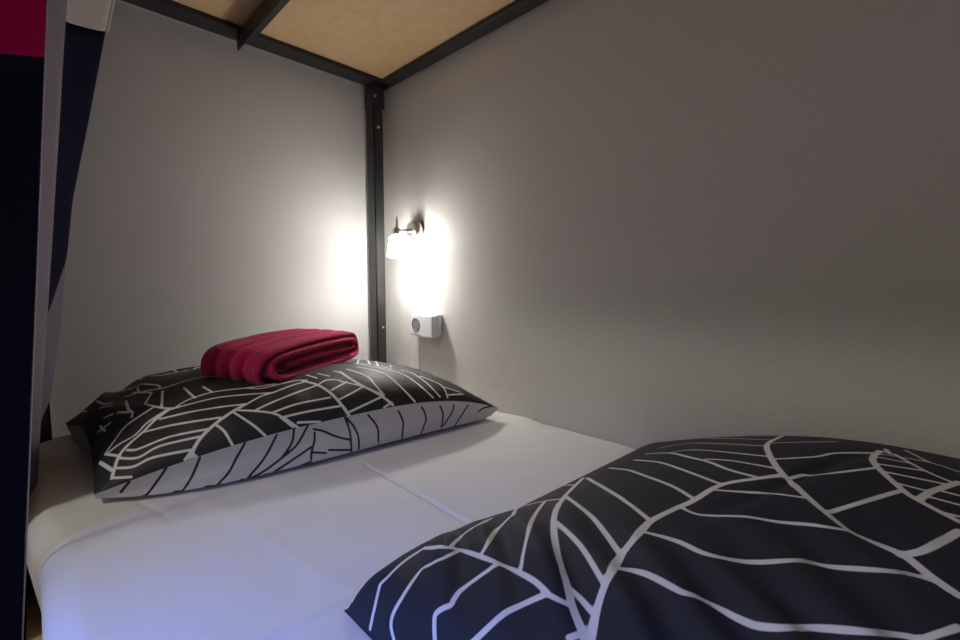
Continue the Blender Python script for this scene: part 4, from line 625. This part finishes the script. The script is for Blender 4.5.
# ------------------------------------------------------------------ wall lamp
LY, LZ = -.208, .522
lamp = empty('wall_lamp', (0, LY, LZ), 'small lit wall lamp with nickel mount and frosted glass shade above the socket', 'lamp')
bm = bmesh.new(); lathe(bm, [(0, .030), (.016, .030), (.020, .029), (.0205, .027), (.027, .027), (.030, .025), (.031, .022)], (-.0005, LY, LZ), (-1, 0, 0), 48)
obj_bm('wall_plate', bm, M['nickel'], lamp, True)
bm = bmesh.new()
lathe(bm, [(0, .006), (.012, .006), (.013, .0045), (.058, .0045)], (-.031, LY, LZ - .003), (-1, -.14, -.12), 20)
obj_bm('arm', bm, M['nickel'], lamp, True)
SX, SY, SZ = -.091, LY - .008, .496
ax = Vector((.06, .02, 1)).normalized()
bm = bmesh.new(); lathe(bm, [(-.004, .0125), (.018, .0125), (.022, .0105), (.024, .008), (.027, .004), (.058, .0028), (.060, .0015)], (SX, SY, SZ), ax, 28)
obj_bm('shade_holder', bm, M['nickel'], lamp, True)
bm = bmesh.new()
out = [(0, .012), (-.003, .019), (-.012, .0225), (-.035, .0245), (-.064, .026)]
inn = [(-.064, .0235), (-.035, .022), (-.012, .020), (-.005, .016)]
lathe(bm, out + inn, (SX, SY, SZ), ax, 36)
obj_bm('glass_shade', bm, M['glass'], lamp, True)['label'] = 'glowing frosted glass shade'

bm = bmesh.new(); lathe(bm, [(-.036, .004), (-.040, .007), (-.046, .010), (-.052, .011), (-.058, .0095), (-.062, .006), (-.0635, .002)], (SX, SY, SZ), ax, 24)
obj_bm('bulb', bm, M['bulb'], lamp, True)

# ------------------------------------------------------------------ socket
so = empty('wall_socket', (0, -.27, .215), 'white double wall box, round socket on its left half, under the lamp', 'socket')
bm = bmesh.new(); box(bm, -.022, -.0005, -.326, -.208, .186, .256, .006, 3)
obj_bm('back_box', bm, M['plastic'], so)
bm = bmesh.new(); box(bm, -.034, -.020, -.262, -.203, .184, .254, .006, 3)
o = obj_bm('socket_face', bm, M['plastic'], so)
bm = bmesh.new(); lathe(bm, [(0, .0205), (.002, .0205), (.002, .0185), (.0008, .0175)], (-.034, -.233, .220), (-1, 0, 0), 40, True)
obj_bm('socket_recess', bm, M['recess_shade'], o, False)
for dy in (-.0085, .0085):
    bm = bmesh.new(); lathe(bm, [(0, .0028), (.0004, .0028)], (-.0325, -.233 + dy, .220), (-1, 0, 0), 16)
    obj_bm('pin_hole', bm, M['dark_hole'], o)
bm = bmesh.new(); box(bm, -.040, -.020, -.322, -.2635, .182, .252, .005, 3)
obj_bm('blank_cover', bm, M['plastic'], so)

# ------------------------------------------------------------------ curtain
cur = empty('bed_curtain', (-.9, -.5, UZ), 'magenta, navy and pale banded curtain hanging open at the left side of the bed', 'curtain')
def cloth(name, levels, tops, bots, mat, nz=60, wav=.001, seed=0):
    """cloth hanging through lines of (x, y) points given at falling heights; cut between the heights tops and bots (one per point)"""
    zl = np.array([l[0] for l in levels])[::-1]
    pl = np.array([smooth_line(np.array(l[1], float)) for l in levels])[::-1]
    n = pl.shape[1]
    zt = np.interp(np.linspace(0, 1, n), np.linspace(0, 1, len(tops)), tops); zb = np.interp(np.linspace(0, 1, n), np.linspace(0, 1, len(bots)), bots)
    t = np.linspace(0, 1, nz)
    Z = zt[None] * (1 - t[:, None]) + zb[None] * t[:, None]
    x = np.stack([np.interp(Z[:, k], zl, pl[:, k, 0]) for k in range(n)], 1)
    y = np.stack([np.interp(Z[:, k], zl, pl[:, k, 1]) for k in range(n)], 1)
    x = x + wav * fbm(y * 3, Z, 7, seed)
    o = grid_obj(name, np.stack([x, y, Z], 2), mat, cur)
    sm = o.modifiers.new('thick', 'SOLIDIFY'); sm.thickness = .0012
    return o
near = [(1.0, [(-.915, -.615), (-.897, -.612), (-.880, -.608), (-.862, -.604), (-.8425, -.60)]),
        (-.54, [(-1.045, -.615), (-1.027, -.612), (-1.008, -.608), (-.990, -.604), (-.969, -.60)])]
cut = [.606, .611, .616, .622, .628]
cloth('magenta_panel', near, [1.0] * 2, cut, M['c_pink'], seed=1)['label'] = 'magenta upper panel'
cloth('navy_panel', near, cut, [-.54] * 2, M['c_navy'], seed=1)['label'] = 'navy lower panel'
cloth('hem', [(z, [p[-1], (p[-1][0] + .0012, -.599)]) for z, p in near], [1.0] * 2, [-.54] * 2, M['c_hem'], wav=0)
cloth('lining', [(1.0, [(-.905, -.46), (-.85, -.38), (-.813, -.30)]), (-.4, [(-.99, -.46), (-.97, -.38), (-.952, -.30)])], [1.0] * 2, [-.4] * 2, M['c_grey'], seed=2)['label'] = 'lavender grey lining side'
cloth('hidden_light_block', [(1.0, [(-.92, -.45), (-.92, -.30), (-.915, -.05)]), (-.4, [(-1.0, -.45), (-1.0, -.30), (-1.0, -.05)])], [1.0] * 2, [-.4] * 2, M['c_navy'], seed=5)  # unseen cloth added to keep stripes of room light off the head wall
far = [(1.0, [(-.86, -.25), (-.80, -.19), (-.737, -.15)]), (.69, [(-.88, -.25), (-.84, -.19), (-.797, -.15)]), (.52, [(-.895, -.25), (-.863, -.19), (-.831, -.15)]),
       (.40, [(-.905, -.25), (-.873, -.19), (-.846, -.15)]), (.26, [(-.915, -.25), (-.90, -.19), (-.888, -.15)]), (-.4, [(-.985, -.25), (-.98, -.19), (-.975, -.15)])]
cloth('pale_band', far, [1.0] * 2, [.835, .85, .872], M['c_white'], seed=3)['label'] = 'pale striped band'
cloth('navy_fold', far, [.835, .85, .872], [-.4] * 2, M['c_navy'], seed=3)['label'] = 'dark navy fold'
cloth('pale_band_hem', [(z, [p[-1], (p[-1][0] + .006, -.146)]) for z, p in far], [1.0] * 2, [.872] * 2, M['c_hem'], wav=0)
cloth('turned_hem', [(.45, [(-.88, -.17), (-.86, -.15), (-.841, -.13)]), (.26, [(-.90, -.17), (-.88, -.15), (-.860, -.13)]), (.12, [(-.93, -.17), (-.90, -.15), (-.883, -.13)]),
       (.06, [(-.95, -.17), (-.925, -.15), (-.905, -.13)]), (-.4, [(-.99, -.17), (-.98, -.15), (-.97, -.13)])], [.45] * 2, [-.4] * 2, M['c_grey'], seed=4)['label'] = 'lavender grey hem turned outwards'

# ------------------------------------------------------------------ lights
def area(name, loc, target, size, power, col, size_y=None):
    l = bpy.data.lights.new(name, 'AREA'); l.energy = power; l.color = col; l.size = size
    if size_y: l.shape = 'RECTANGLE'; l.size_y = size_y
    o = bpy.data.objects.new(name, l); COL.objects.link(o)
    o.location = (loc[0], loc[1], loc[2] + Z0)
    d = Vector(target) - Vector(loc)
    o.rotation_euler = d.to_track_quat('-Z', 'Y').to_euler()
    return o
area('ceiling_lamp_light', (-2.2, -.85, 1.99), (-2.15, -.9, 0), .22, 13, (1, .965, .885))
area('added_room_fill', (-3.2, -1.8, .55), (0, -1.2, .45), 1.2, 2.6, (1, .95, .91))  # added soft fill to lift the dim walls; no window is built
b_ = area('blue_led_light', (-1.30, -1.34, .36), (-.83, -1.20, .02), .90, .92, (.05, .20, 1), .08)
b_.data.spread = math.radians(46)

w = bpy.data.worlds.new('World'); scene.world = w; w.use_nodes = True
w.node_tree.nodes['Background'].inputs[0].default_value = (.02, .02, .022, 1)
w.node_tree.nodes['Background'].inputs[1].default_value = 1

# ------------------------------------------------------------------ camera
F = 451.0; YAW = math.radians(44.8); PITCH = math.radians(4.44)
cam = bpy.data.cameras.new('Camera'); cam.sensor_width = 36; cam.lens = F / 960 * 36; cam.clip_start = .01
co = bpy.data.objects.new('Camera', cam); COL.objects.link(co)
co.location = (-.90, -1.396, .346 + Z0)
co.rotation_euler = (PI / 2 - PITCH, 0, -YAW)
scene.camera = co

scene.view_settings.view_transform = 'Standard'
scene.view_settings.look = 'None'
scene.view_settings.exposure = .2
scene.view_settings.gamma = 1
scene.view_settings.use_curve_mapping = False
